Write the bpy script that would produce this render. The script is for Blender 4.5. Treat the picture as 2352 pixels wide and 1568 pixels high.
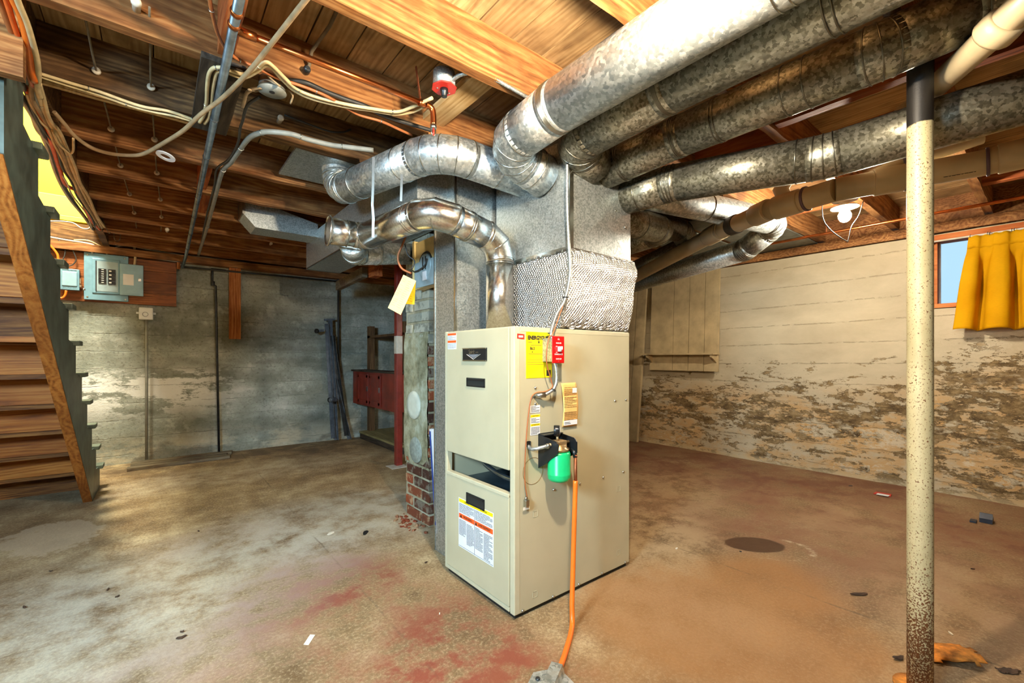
import bpy, bmesh, math, random
from mathutils import Vector, Matrix, noise
random.seed(7)
for _o in list(bpy.data.objects): bpy.data.objects.remove(_o)
sc = bpy.context.scene
COL = sc.collection
V = Vector

# ---------------------------------------------------------------- camera
cam_d = bpy.data.cameras.new('camera'); cam = bpy.data.objects.new('camera', cam_d); COL.objects.link(cam)
cam_d.sensor_width = 36; cam_d.lens = 1012 / 2352 * 36; cam_d.shift_y = 36 / 2352
cam_d.clip_start = .02
cam.location = (0, 0, 1.1); cam.rotation_euler = (math.pi / 2, 0, -math.atan2(1012, 1254))
sc.camera = cam

# ---------------------------------------------------------------- world, exposure, large lights
world = bpy.data.worlds.new('sky'); sc.world = world; world.use_nodes = True
bg = world.node_tree.nodes['Background']; bg.inputs[0].default_value = (.55, .78, 1, 1); bg.inputs[1].default_value = 1.15
sc.view_settings.view_transform = 'Standard'; sc.view_settings.look = 'None'
sc.view_settings.exposure = .08; sc.view_settings.gamma = 1; sc.view_settings.use_curve_mapping = False
sc.cycles.max_bounces = 5; sc.cycles.diffuse_bounces = 4; sc.cycles.glossy_bounces = 3; sc.cycles.transmission_bounces = 4
sc.cycles.sample_clamp_indirect = 4; sc.cycles.caustics_reflective = False; sc.cycles.caustics_refractive = False
sc.cycles.use_denoising = True; sc.cycles.adaptive_threshold = .09; sc.cycles.adaptive_min_samples = 16

def area(name, loc, target, sx, sy, power, color):
    d = bpy.data.lights.new(name, 'AREA'); d.shape = 'RECTANGLE'; d.size = sx; d.size_y = sy; d.energy = power; d.color = color
    o = bpy.data.objects.new(name, d); COL.objects.link(o); o.location = loc
    o.rotation_euler = (V(target) - V(loc)).to_track_quat('-Z', 'Y').to_euler()
    return o
# daylight falling through the cellar window in the wall left of the camera, and the lit hall above the stairs
DAY = area('daylight_window', (-1.42, .55, 1.72), (1.6, 3.6, -.9), .8, .45, 140, (.55, .80, 1)); DAY.data.spread = math.radians(135)
area('hall_lamp', (-.9, 4.3, 4.6), (-.9, 5.0, 2.2), .7, .7, 430, (1, .94, .74))
BULB_A = (.80, .62, 1.97); BULB_B = (3.56, .89, 2.05)

# ---------------------------------------------------------------- mesh helpers
OFF = {}
class MB:
    def __init__(s): s.b = bmesh.new()
    def box(s, x0, x1, y0, y1, z0, z1, bev=0):
        m = Matrix.Translation(((x0+x1)/2, (y0+y1)/2, (z0+z1)/2)) @ Matrix.Diagonal((x1-x0, y1-y0, z1-z0, 1))
        r = bmesh.ops.create_cube(s.b, size=1, matrix=m)
        if bev:
            es = list({e for v in r['verts'] for e in v.link_edges})
            bmesh.ops.bevel(s.b, geom=es, offset=bev, segments=2, affect='EDGES', profile=.5)
        return s
    def obox(s, c, u, v, sx, sy, sz, bev=0):
        u = V(u).normalized(); v = V(v); v = (v - u * v.dot(u)).normalized(); n = u.cross(v)
        m = Matrix((( u.x*sx, v.x*sy, n.x*sz, c[0]), (u.y*sx, v.y*sy, n.y*sz, c[1]), (u.z*sx, v.z*sy, n.z*sz, c[2]), (0, 0, 0, 1)))
        r = bmesh.ops.create_cube(s.b, size=1, matrix=m)
        if bev:
            es = list({e for w in r['verts'] for e in w.link_edges})
            bmesh.ops.bevel(s.b, geom=es, offset=bev, segments=2, affect='EDGES', profile=.5)
        return s
    def bar(s, a, b, w, h, up=(0, 0, 1), bev=0):
        a = V(a); b = V(b); d = b - a
        return s.obox((a + b) / 2, d, V(up).cross(d) if abs(d.normalized().dot(V(up))) < .99 else (1, 0, 0), d.length, w, h, bev)
    def tube(s, pts, r, n=12, cap=True, rf=None):
        pts = [V(p) for p in pts]
        t0 = (pts[1] - pts[0]).normalized()
        ref = V((0, 0, 1)) if abs(t0.z) < .9 else V((1, 0, 0))
        u = (ref - t0 * ref.dot(t0)).normalized(); rings = []
        for i, p in enumerate(pts):
            if i == 0: t = t0; k = 1
            elif i == len(pts) - 1: t = (pts[i] - pts[i-1]).normalized(); k = 1
            else:
                a = (pts[i] - pts[i-1]).normalized(); b = (pts[i+1] - pts[i]).normalized()
                t = (a + b).normalized() if (a + b).length > 1e-6 else a
                k = 1 / max(.5, math.sqrt(max(.01, (1 + a.dot(b)) / 2)))
                bend = (b - a)
            u = (u - t * u.dot(t)).normalized(); w = t.cross(u)
            rr = rf(i) if rf else r
            ring = []
            for j in range(n):
                q = u * math.cos(2*math.pi*j/n) + w * math.sin(2*math.pi*j/n)
                if 0 < i < len(pts) - 1 and bend.length > 1e-5:
                    bd = bend.normalized(); q = q + bd * q.dot(bd) * (k - 1)
                ring.append(s.b.verts.new(p + q * rr))
            rings.append(ring)
        for i in range(len(rings) - 1):
            for j in range(n):
                f = s.b.faces.new((rings[i][j], rings[i][(j+1) % n], rings[i+1][(j+1) % n], rings[i+1][j])); f.smooth = True
        if cap:
            s.b.faces.new(rings[0][::-1]); s.b.faces.new(rings[-1])
        return s
    def cyl(s, a, b, r, n=24, cap=True): return s.tube([a, b], r, n, cap)
    def cone(s, a, b, r0, r1, n=24, cap=True): return s.tube([a, b], r0, n, cap, rf=lambda i: (r0, r1)[i])
    def lathe(s, c, axis, prof, n=28):
        ax = V(axis).normalized(); ref = V((0, 0, 1)) if abs(ax.z) < .9 else V((1, 0, 0))
        u = (ref - ax * ref.dot(ax)).normalized(); w = ax.cross(u); rings = []
        for r, h in prof:
            rings.append([s.b.verts.new(V(c) + ax * h + (u * math.cos(2*math.pi*j/n) + w * math.sin(2*math.pi*j/n)) * max(r, 1e-4)) for j in range(n)])
        for i in range(len(rings) - 1):
            for j in range(n):
                f = s.b.faces.new((rings[i][j], rings[i][(j+1) % n], rings[i+1][(j+1) % n], rings[i+1][j])); f.smooth = True
        s.b.faces.new(rings[0][::-1]); s.b.faces.new(rings[-1])
        return s
    def ring(s, c, axis, R, r, n=32, m=6):
        ax = V(axis).normalized(); ref = V((0, 0, 1)) if abs(ax.z) < .9 else V((1, 0, 0))
        u = (ref - ax * ref.dot(ax)).normalized(); w = ax.cross(u); rows = []
        for i in range(n):
            q = u * math.cos(2*math.pi*i/n) + w * math.sin(2*math.pi*i/n)
            rows.append([s.b.verts.new(V(c) + q * (R + r * math.cos(2*math.pi*j/m)) + ax * r * math.sin(2*math.pi*j/m)) for j in range(m)])
        for i in range(n):
            for j in range(m):
                f = s.b.faces.new((rows[i][j], rows[(i+1) % n][j], rows[(i+1) % n][(j+1) % m], rows[i][(j+1) % m])); f.smooth = True
        return s
    def poly(s, pts, d):
        """prism: polygon pts swept by vector d"""
        a = [s.b.verts.new(V(p)) for p in pts]; b = [s.b.verts.new(V(p) + V(d)) for p in pts]
        s.b.faces.new(a); s.b.faces.new(b[::-1])
        for i in range(len(a)): s.b.faces.new((a[i], b[i], b[(i+1) % len(a)], a[(i+1) % len(a)]))
        return s
    def grid(s, nu, nv, fn, smooth=True, skip=None):
        vs = [[s.b.verts.new(fn(i/nu, j/nv)) for j in range(nv+1)] for i in range(nu+1)]
        for i in range(nu):
            for j in range(nv):
                if skip and skip((i+.5)/nu, (j+.5)/nv): continue
                f = s.b.faces.new((vs[i][j], vs[i+1][j], vs[i+1][j+1], vs[i][j+1])); f.smooth = smooth
        return s
    def build(s, name, mat, parent=None, loc=None, label=None, cat=None, group=None, kind=None):
        bmesh.ops.recalc_face_normals(s.b, faces=s.b.faces)
        if parent is not None: off = OFF.get(parent, V((0, 0, 0)))
        elif loc is not None: off = V(loc)
        else:
            vs = [v.co for v in s.b.verts]
            off = V(((min(v.x for v in vs) + max(v.x for v in vs)) / 2, (min(v.y for v in vs) + max(v.y for v in vs)) / 2, min(v.z for v in vs)))
        for v in s.b.verts: v.co -= off
        me = bpy.data.meshes.new(name); s.b.to_mesh(me); s.b.free()
        o = bpy.data.objects.new(name, me); COL.objects.link(o)
        if mat: me.materials.append(M[mat] if isinstance(mat, str) else mat)
        if parent is not None: o.parent = parent
        else: o.location = off
        OFF[o] = off
        tag(o, label, cat, group, kind); return o
def tag(o, label=None, cat=None, group=None, kind=None):
    if label: o['label'] = label
    if cat: o['category'] = cat
    if group: o['group'] = group
    if kind: o['kind'] = kind
    return o
def thing(name, label, cat, loc=(0, 0, 0), group=None, kind=None):
    o = bpy.data.objects.new(name, None); COL.objects.link(o); o.location = loc; o.empty_display_size = .05
    OFF[o] = V(loc); return tag(o, label, cat, group, kind)
def place(name, mesh, parent, loc, rot=(0, 0, 0), scale=(1, 1, 1)):
    o = bpy.data.objects.new(name, mesh); COL.objects.link(o); o.parent = parent
    o.location = V(loc) - OFF.get(parent, V((0, 0, 0))); o.rotation_euler = rot; o.scale = scale; OFF[o] = OFF.get(parent, V((0, 0, 0))); return o
def meshof(mb, name, mat):
    bmesh.ops.recalc_face_normals(mb.b, faces=mb.b.faces)
    me = bpy.data.meshes.new(name); mb.b.to_mesh(me); mb.b.free(); me.materials.append(M[mat]); return me
def spl(pts, k=6):
    """Catmull-Rom through points"""
    p = [V(q) for q in pts]; p = [p[0]*2 - p[1]] + p + [p[-1]*2 - p[-2]]; out = []
    for i in range(1, len(p) - 2):
        for j in range(k):
            t = j / k; a, b, c, d = p[i-1], p[i], p[i+1], p[i+2]
            out.append(.5 * ((2*b) + (c-a)*t + (2*a-5*b+4*c-d)*t*t + (-a+3*b-3*c+d)*t**3))
    out.append(p[-2]); return out
def text(body, size, origin, u, v, mat, parent, name='lettering', align='CENTER', xs=1.0, thick=.0004, bold=0):
    cu = bpy.data.curves.new('t', 'FONT'); cu.body = body; cu.size = size; cu.align_x = align; cu.align_y = 'CENTER'; cu.extrude = thick; cu.offset = bold; cu.resolution_u = 3
    ob = bpy.data.objects.new('t', cu); COL.objects.link(ob); dg = bpy.context.evaluated_depsgraph_get()
    me = bpy.data.meshes.new_from_object(ob.evaluated_get(dg)); bpy.data.objects.remove(ob); bpy.data.curves.remove(cu)
    u = V(u).normalized(); v = V(v).normalized(); n = u.cross(v); o3 = V(origin) - OFF.get(parent, V((0, 0, 0)))
    for w in me.vertices:
        c = w.co.copy(); w.co = o3 + u * c.x * xs + v * c.y + n * c.z
    me.materials.clear(); me.materials.append(M[mat]); me.name = name
    o = bpy.data.objects.new(name, me); COL.objects.link(o); o.parent = parent; OFF[o] = OFF.get(parent, V((0, 0, 0))); return o

# ---------------------------------------------------------------- materials
M = {}
def lin(c): return tuple(((x/255)/12.92 if x <= 10 else ((x/255+.055)/1.055)**2.4) for x in c) + (1,)
class N:
    def __init__(s, name):
        m = bpy.data.materials.new(name); m.use_nodes = True; s.m = m; s.t = m.node_tree; s.p = s.t.nodes['Principled BSDF']; M[name] = m
    def new(s, typ, ins=None, **kw):
        n = s.t.nodes.new(typ)
        for k, v in kw.items(): setattr(n, k, v)
        for k, v in (ins or {}).items(): s.put(n.inputs[k], v)
        return n
    def put(s, sock, v):
        if v is None: return
        if isinstance(v, bpy.types.NodeSocket): s.t.links.new(v, sock)
        else: sock.default_value = v
    def coord(s, kind='Object', scale=(1, 1, 1), loc=None, rot=(0, 0, 0)):
        c = s.new('ShaderNodeTexCoord').outputs[kind]
        return s.new('ShaderNodeMapping', {'Vector': c, 'Scale': scale, 'Location': loc or (0, 0, 0), 'Rotation': rot}).outputs[0]
    def world(s, scale=(1, 1, 1), loc=(0, 0, 0)):
        g = s.new('ShaderNodeNewGeometry').outputs['Position']
        return s.new('ShaderNodeMapping', {'Vector': g, 'Scale': scale, 'Location': loc}).outputs[0]
    def noise(s, vec, scale, detail=4, rough=.55, dist=0): return s.new('ShaderNodeTexNoise', {'Vector': vec, 'Scale': scale, 'Detail': detail, 'Roughness': rough, 'Distortion': dist}).outputs[0]
    def vor(s, vec, scale, out='Color', feature='F1', rnd=1): return s.new('ShaderNodeTexVoronoi', {'Vector': vec, 'Scale': scale, 'Randomness': rnd}, feature=feature).outputs[out]
    def wave(s, vec, scale, dist=2, detail=3, dscale=1.5, axis='X', typ='BANDS'):
        return s.new('ShaderNodeTexWave', {'Vector': vec, 'Scale': scale, 'Distortion': dist, 'Detail': detail, 'Detail Scale': dscale}, wave_type=typ, bands_direction=axis).outputs['Fac']
    def ramp(s, f, stops, interp='LINEAR'):
        r = s.new('ShaderNodeValToRGB', {'Fac': f}); r.color_ramp.interpolation = interp; el = r.color_ramp.elements
        while len(el) > 1: el.remove(el[-1])
        for i, (p, c) in enumerate(stops):
            e = el[0] if i == 0 else el.new(p)
            e.position = p; e.color = (c, c, c, 1) if isinstance(c, (int, float)) else (lin(c) if len(c) == 3 else c)
        return r.outputs[0]
    def mix(s, f, a, b, mode='MIX'):
        n = s.new('ShaderNodeMix', data_type='RGBA', blend_type=mode)
        s.put(n.inputs[0], f); s.put(n.inputs[6], lin(a) if isinstance(a, tuple) and len(a) == 3 else a); s.put(n.inputs[7], lin(b) if isinstance(b, tuple) and len(b) == 3 else b)
        return n.outputs[2]
    def math(s, op, a, b=0, c=None, clamp=False):
        n = s.new('ShaderNodeMath', operation=op, use_clamp=clamp); s.put(n.inputs[0], a); s.put(n.inputs[1], b)
        if c is not None: s.put(n.inputs[2], c)
        return n.outputs[0]
    def sstep(s, x, a, b):
        n = s.new('ShaderNodeMapRange', {'Value': x, 'From Min': a, 'From Max': b, 'To Min': 0, 'To Max': 1}, interpolation_type='SMOOTHSTEP'); return n.outputs[0]
    def xyz(s, v):
        n = s.new('ShaderNodeSeparateXYZ', {'Vector': v}); return n.outputs
    def bump(s, h, strength=.3, dist=.01, normal=None):
        return s.new('ShaderNodeBump', {'Height': h, 'Strength': strength, 'Distance': dist, 'Normal': normal}).outputs[0]
    def out(s, col=None, rough=None, metal=None, normal=None, spec=None):
        if col is not None: s.put(s.p.inputs['Base Color'], lin(col) if isinstance(col, tuple) and len(col) == 3 else col)
        if rough is not None: s.put(s.p.inputs['Roughness'], rough)
        if metal is not None: s.put(s.p.inputs['Metallic'], metal)
        if normal is not None: s.put(s.p.inputs['Normal'], normal)
        if spec is not None: s.put(s.p.inputs['Specular IOR Level'], spec)
        return s.m
def simple(name, col, rough=.5, metal=0, var=.12, nscale=18, bump=0):
    n = N(name); c = n.coord()
    f = n.noise(c, nscale, 3)
    a = tuple(max(0, int(x*(1-var))) for x in col); b = tuple(min(255, int(x*(1+var*.6))) for x in col)
    colr = n.ramp(f, [(.3, a), (.7, b)])
    return n.out(colr, rough, metal, n.bump(f, bump, .004) if bump else None)
def wood(name, dark, mid, light, axis='X', rough=.7, gscale=9, rnd=True, bump=.35, dirt=None, dirtamt=.4):
    n = N(name); sc_ = {'X': (.7, 7, 7), 'Y': (7, .7, 7), 'Z': (7, 7, .7)}[axis]
    c = n.new('ShaderNodeTexCoord').outputs['Object']
    if rnd:
        r = n.new('ShaderNodeObjectInfo').outputs['Random']
        sh = n.new('ShaderNodeCombineXYZ', {0: n.math('MULTIPLY', r, 13.7), 1: n.math('MULTIPLY', r, 7.3), 2: n.math('MULTIPLY', r, 5.1)}).outputs[0]
        c = n.new('ShaderNodeVectorMath', {0: c, 1: sh}, operation='ADD').outputs[0]
    cm = n.new('ShaderNodeMapping', {'Vector': c, 'Scale': sc_}).outputs[0]
    warp = n.noise(cm, 1.1, 1, .5)
    g = n.noise(cm, gscale, 4, .65, .6)
    rings = n.wave(n.new('ShaderNodeVectorMath', {0: cm, 1: n.new('ShaderNodeCombineXYZ', {0: n.math('MULTIPLY', warp, 1.5), 1: n.math('MULTIPLY', warp, 1.8), 2: n.math('MULTIPLY', warp, 1.8)}).outputs[0]}, operation='ADD').outputs[0], 1.5, 3, 1, 1.2, {'X': 'Z', 'Y': 'X', 'Z': 'X'}[axis])
    f = n.math('ADD', n.math('MULTIPLY', g, .8), n.math('MULTIPLY', rings, .2))
    col = n.ramp(f, [(.22, dark), (.45, mid), (.72, light)])
    big = n.noise(c, 2.2, 2, .5)
    col = n.mix(n.sstep(big, .35, .75), col, n.mix(.5, col, dark))
    if rnd:
        col = n.mix(n.math('MULTIPLY', r, .45), col, n.mix(.6, col, mid, 'MULTIPLY'))
    if dirt:
        col = n.mix(n.math('MULTIPLY', n.sstep(n.noise(c, 5, 3, .6), .45, .7), dirtamt), col, dirt)
    return n.out(col, rough, 0, n.bump(g, bump, .004), .25)
def galv(name, base, lo, hi, rough=(.28, .5), scale=55, metal=.85):
    n = N(name); c = n.new('ShaderNodeTexCoord').outputs['Object']
    wob = n.new('ShaderNodeVectorMath', {0: n.new('ShaderNodeTexNoise', {'Vector': c, 'Scale': scale*1.3, 'Detail': 2}).outputs['Color'], 1: (1.1/scale, 1.1/scale, 1.1/scale)}, operation='MULTIPLY').outputs[0]
    cell = n.vor(n.new('ShaderNodeVectorMath', {0: c, 1: wob}, operation='ADD').outputs[0], scale)
    v, w, _ = n.xyz(cell)
    col = n.ramp(v, [(.1, lo), (.5, base), (.9, hi)])
    rg = n.new('ShaderNodeMapRange', {'Value': w, 'To Min': rough[0], 'To Max': rough[1]}).outputs[0]
    return n.out(col, rg, metal)

# --- floor: stained painted concrete
def floor_mat():
    n = N('floor_concrete'); w = n.world(); x, y, z = n.xyz(w)
    n1 = n.noise(w, 1.1, 4, .62); n2 = n.noise(w, 4.5, 6, .74); n3 = n.noise(w, 75, 4, .75); n4 = n.noise(n.world(loc=(9, 4, 2)), 1.9, 5, .68); n5 = n.noise(n.world(loc=(3, 14, 2)), 2.8, 6, .74)
    col = n.ramp(n.math('ADD', n.math('MULTIPLY', n1, .4), n.math('MULTIPLY', n2, .6)), [(.36, (104, 80, 52)), (.5, (150, 126, 90)), (.63, (190, 171, 132))])
    col = n.mix(n.math('MULTIPLY', n.sstep(n3, .47, .62), .4), col, (104, 80, 52)); col = n.mix(n.math('MULTIPLY', n.sstep(n3, .5, .36), .35), col, (204, 184, 146))
    def blob(cx, cy, rx, ry, soft, nz=n4, amp=1.0, rot=0):
        m = n.new('ShaderNodeMapping', {'Vector': w, 'Location': (-cx, -cy, 0)}).outputs[0]
        m = n.new('ShaderNodeMapping', {'Vector': m, 'Rotation': (0, 0, -rot)}).outputs[0]
        bx, by, bz = n.xyz(m)
        d = n.math('ADD', n.math('POWER', n.math('DIVIDE', bx, rx), 2), n.math('POWER', n.math('DIVIDE', by, ry), 2))
        d = n.math('ADD', n.math('SQRT', d), n.math('MULTIPLY', n.math('SUBTRACT', nz, .5), amp * 2))
        return n.sstep(d, 1 + soft, 1 - soft)
    # worn red paint over the right of the room
    red = n.math('MULTIPLY', n.sstep(x, 1.7, 3.1), n.sstep(n.math('ADD', n2, n.math('MULTIPLY', n4, .6)), .62, .95))
    col = n.mix(n.math('MULTIPLY', red, .85), col, (124, 80, 58)); col = n.mix(n.math('MULTIPLY', n.sstep(x, 1.8, 3.4), .2), col, (136, 98, 70))
    red2 = n.math('MULTIPLY', n.sstep(x, 2.2, 4.2), n.sstep(n5, .46, .60)); col = n.mix(n.math('MULTIPLY', red2, .65), col, (110, 66, 50))
    # red-brown patches at the left front and near the floor joint
    for cx, cy, rx, ry, am in ((.62, 2.25, .34, .42, .95), (.86, 1.25, .3, .5, .95), (.35, 1.55, .3, .25, .55), (.95, 1.75, .2, .3, .5), (.1, 2.0, .35, .2, .5), (.3, 3.2, .4, .2, .3)):
        col = n.mix(n.math('MULTIPLY', n.math('MULTIPLY', blob(cx, cy, rx, ry, .45, n4, .8), n.sstep(n2, .4, .6)), am), col, (128, 62, 44))
    # pale grey washed patches; the first paints cool glare into the floor colour
    for cx, cy, rx, ry, am in ((1.1, 3.05, .8, .55, .75), (.1, 2.75, .75, .6, .6), (-.3, 2.1, .6, .5, .35), (.55, 4.9, 1.4, .35, .3), (1.75, 1.05, .3, .5, .3)):
        col = n.mix(n.math('MULTIPLY', n.math('MULTIPLY', blob(cx, cy, rx, ry, .6, n1, .6), n.sstep(n2, .3, .64)), n.math('MULTIPLY', am, .85)), col, (186, 184, 170))
    for cx, cy, rx, ry, am in ((3.1, 2.1, .8, .55, .5), (2.3, 1.55, .5, .35, .6), (3.6, .9, .5, .3, .35), (2.9, .35, .5, .3, .35)):
        col = n.mix(n.math('MULTIPLY', n.math('MULTIPLY', blob(cx, cy, rx, ry, .6, n1, .8), n.sstep(n2, .4, .58)), am), col, (182, 156, 118))
    # dark worn strip by the back wall
    col = n.mix(n.math('MULTIPLY', n.math('MULTIPLY', n.sstep(y, 4.9, 5.6), n.sstep(n5, .42, .6)), .7), col, (84, 66, 48))
    # ochre wash of silt running to the drain
    oc = n.math('MAXIMUM', blob(1.78, .95, .42, .62, .35, n4, .7, .3), blob(2.25, .85, .35, .3, .4, n4, .6)); col = n.mix(n.math('MULTIPLY', n.math('MULTIPLY', oc, n.math('ADD', .45, n2)), .72), col, (156, 108, 58))
    col = n.mix(n.math('MULTIPLY', blob(1.25, .7, .5, .45, .6, n5, .8), .45), col, (140, 100, 58))
    # damp drain hollow with its chalky rim
    rim = blob(2.755, 1.03, .225, .15, .06, n2, .28, -.7); wet = blob(2.735, 1.12, .165, .105, .06, n2, .14, -.7)
    rimring = n.math('MULTIPLY', n.math('SUBTRACT', rim, blob(2.74, 1.05, .215, .14, .06, n2, .28, -.7), clamp=True), n.sstep(n5, .42, .55))
    col = n.mix(n.math('MULTIPLY', rimring, .85), col, (205, 190, 160)); col = n.mix(wet, col, (80, 54, 36))
    # bare chip by the stairs, white crumbs by the pier
    col = n.mix(n.math('MULTIPLY', blob(-.5, 3.85, .22, .3, .06, n2, 1.3), .6), col, (196, 178, 148))
    # cast joints
    for jx in (.755, 2.34):
        dj = n.math('ABSOLUTE', n.math('ADD', n.math('SUBTRACT', x, jx), n.math('MULTIPLY', n.math('SUBTRACT', n2, .5), .03)))
        col = n.mix(n.math('MULTIPLY', n.sstep(dj, .008, .002), n.math('MULTIPLY', n.sstep(n5, .42, .6), .6)), col, (92, 76, 56))
    dj = n.math('ABSOLUTE', n.math('ADD', n.math('SUBTRACT', y, 2.42), n.math('MULTIPLY', n.math('SUBTRACT', n2, .5), .05)))
    col = n.mix(n.math('MULTIPLY', n.sstep(dj, .008, .002), n.math('MULTIPLY', n.sstep(n4, .45, .6), .4)), col, (100, 82, 60))
    h = n.math('ADD', n.math('MULTIPLY', n2, .6), n.math('MULTIPLY', n3, .4))
    rough = n.math('SUBTRACT', n.math('ADD', .52, n.math('MULTIPLY', n2, .3)), n.math('MULTIPLY', wet, .25))
    n.out(col, rough, 0, n.bump(n3, .4, .006), .35)
floor_mat()

def wall_back_mat():
    n = N('wall_grey'); w = n.world(); x, y, z = n.xyz(w)
    n1 = n.noise(n.world(scale=(1, 1, 2)), 1.3, 5, .62); n2 = n.noise(w, 6, 5, .68); n3 = n.noise(w, 45, 3, .7); n4 = n.noise(n.world(scale=(.8, .8, 2.2), loc=(2, 3, 1)), 2.6, 7, .74)
    col = n.ramp(n.math('ADD', n.math('MULTIPLY', n1, .6), n.math('MULTIPLY', n2, .4)), [(.33, (110, 116, 106)), (.5, (154, 160, 148)), (.66, (188, 192, 182))])
    col = n.mix(n.math('MULTIPLY', n.sstep(n3, .52, .68), .5), col, (92, 92, 78)); col = n.mix(n.math('MULTIPLY', n.sstep(n2, .56, .66), .5), col, (196, 198, 186))
    band = n.noise(n.world(scale=(.15, .15, 1), loc=(0, 0, 4)), 5.5, 3, .5)
    col = n.mix(n.math('MULTIPLY', n.sstep(band, .42, .6), .35), col, (92, 90, 74))
    # efflorescence
    e = n.math('MULTIPLY', n.math('MULTIPLY', n.sstep(z, .35, .7), n.sstep(z, 1.06, .86)), n.sstep(n4, .47, .53)); e = n.math('MULTIPLY', e, n.sstep(x, 1.0, .2))
    col = n.mix(n.math('MULTIPLY', e, .9), col, (236, 238, 232))
    e2 = n.math('MULTIPLY', n.sstep(z, .35, .1), n.sstep(n4, .42, .6)); col = n.mix(n.math('MULTIPLY', e2, .7), col, (196, 186, 160))
    col = n.mix(n.math('MULTIPLY', n.math('MULTIPLY', n.sstep(z, .5, .2), n.sstep(n1, .5, .62)), .6), col, (74, 68, 54))
    zz = n.math('ADD', z, n.math('MULTIPLY', n.math('SUBTRACT', n2, .5), .05))
    saw = n.math('FRACT', n.math('MULTIPLY', zz, 5.6)); line = n.math('MULTIPLY', n.sstep(n.math('ABSOLUTE', n.math('SUBTRACT', saw, .5)), .03, .0), n.sstep(n2, .42, .58))
    col = n.mix(n.math('MULTIPLY', n.math('MULTIPLY', line, n.sstep(n4, .42, .6)), .4), col, (92, 90, 76))
    h = n.math('SUBTRACT', n.math('ADD', n.math('MULTIPLY', n2, .5), n.math('MULTIPLY', n3, .25)), n.math('MULTIPLY', line, .35))
    n.out(col, .85, 0, n.bump(h, .8, .02), .2)
wall_back_mat()

def wall_right_mat():
    n = N('wall_peeling'); w = n.world(); x, y, z = n.xyz(w)
    n1 = n.noise(n.world(scale=(1, 1, 2.2)), 1.8, 5, .66, .3); n2 = n.noise(n.world(scale=(1, 1, 1.7), loc=(5, 1, 2)), 13, 5, .75); n3 = n.noise(w, 70, 3, .7)
    n4 = n.noise(n.world(scale=(1, .62, 2.0), loc=(1, 7, 3)), 5.2, 7, .78, .25); n5 = n.noise(n.world(scale=(1, .8, 1.8), loc=(4, 2, 8)), 2.3, 6, .7)
    paint = n.ramp(n1, [(.3, (172, 159, 132)), (.7, (192, 180, 152))])
    top = n.math('ADD', 1.0, n.math('MULTIPLY', n.sstep(y, 1.2, -.1), .36))
    k = n.math('DIVIDE', n.math('SUBTRACT', top, z), .8)          # 0 at the damp line, 1 low on the wall
    paint = n.mix(n.math('MULTIPLY', n.sstep(k, .1, .6), n.math('MULTIPLY', n.sstep(n5, .38, .58), .85)), paint, (190, 148, 88))
    under = n.ramp(n2, [(.36, (70, 55, 34)), (.5, (112, 92, 60)), (.64, (150, 128, 90))])
    m = n.math('ADD', n.math('ADD', n.math('MULTIPLY', n4, .68), n.math('MULTIPLY', n2, .32)), n.math('MULTIPLY', n.math('MINIMUM', n.math('MAXIMUM', k, -.2), .5), .17))
    m = n.math('ADD', n.math('SUBTRACT', m, n.math('MULTIPLY', n.sstep(k, .72, 1.0), .04)), n.math('MULTIPLY', n.sstep(y, 1.3, .1), .03))
    peel = n.math('MULTIPLY', n.sstep(m, .572, .588), n.sstep(k, -.2, 0))
    col = n.mix(peel, paint, under)
    low = n.math('ADD', n.sstep(k, .35, .75), n.math('MULTIPLY', n.sstep(y, .9, .1), .5), clamp=True)
    eff = n.math('MULTIPLY', n.math('MULTIPLY', n.sstep(n5, .52, .60), low), n.sstep(n2, .40, .52))
    col = n.mix(n.math('MULTIPLY', eff, .8), col, (204, 194, 168))
    foot = n.sstep(n.math('ADD', z, n.math('MULTIPLY', n.math('SUBTRACT', n2, .5), .1)), .07, .0); col = n.mix(n.math('MULTIPLY', foot, .6), col, (196, 180, 144))
    zz = n.math('ADD', n.math('ADD', z, n.math('MULTIPLY', y, .012)), n.math('MULTIPLY', n.math('SUBTRACT', n4, .5), .05))
    saw = n.math('FRACT', n.math('MULTIPLY', zz, 5.2)); line = n.math('MULTIPLY', n.sstep(n.math('ABSOLUTE', n.math('SUBTRACT', saw, .5)), .04, .0), n.sstep(n2, .42, .56))
    col = n.mix(n.math('MULTIPLY', line, .3), col, (124, 104, 74))
    h = n.math('ADD', n.math('MULTIPLY', n2, .3), n.math('MULTIPLY', n3, .12)); h = n.math('SUBTRACT', h, n.math('MULTIPLY', peel, .45)); h = n.math('SUBTRACT', h, n.math('MULTIPLY', line, .35))
    n.out(col, .8, 0, n.bump(h, .75, .02), .25)
wall_right_mat()
simple('wall_plain', (150, 140, 120), .9, var=.25, nscale=6, bump=.4)
simple('plaster_yellow', (255, 232, 0), .6, var=.02)
simple('trim_pale_yellow', (255, 232, 70), .5, var=.02)
simple('plaster_white', (225, 215, 190), .8, var=.05)

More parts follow.
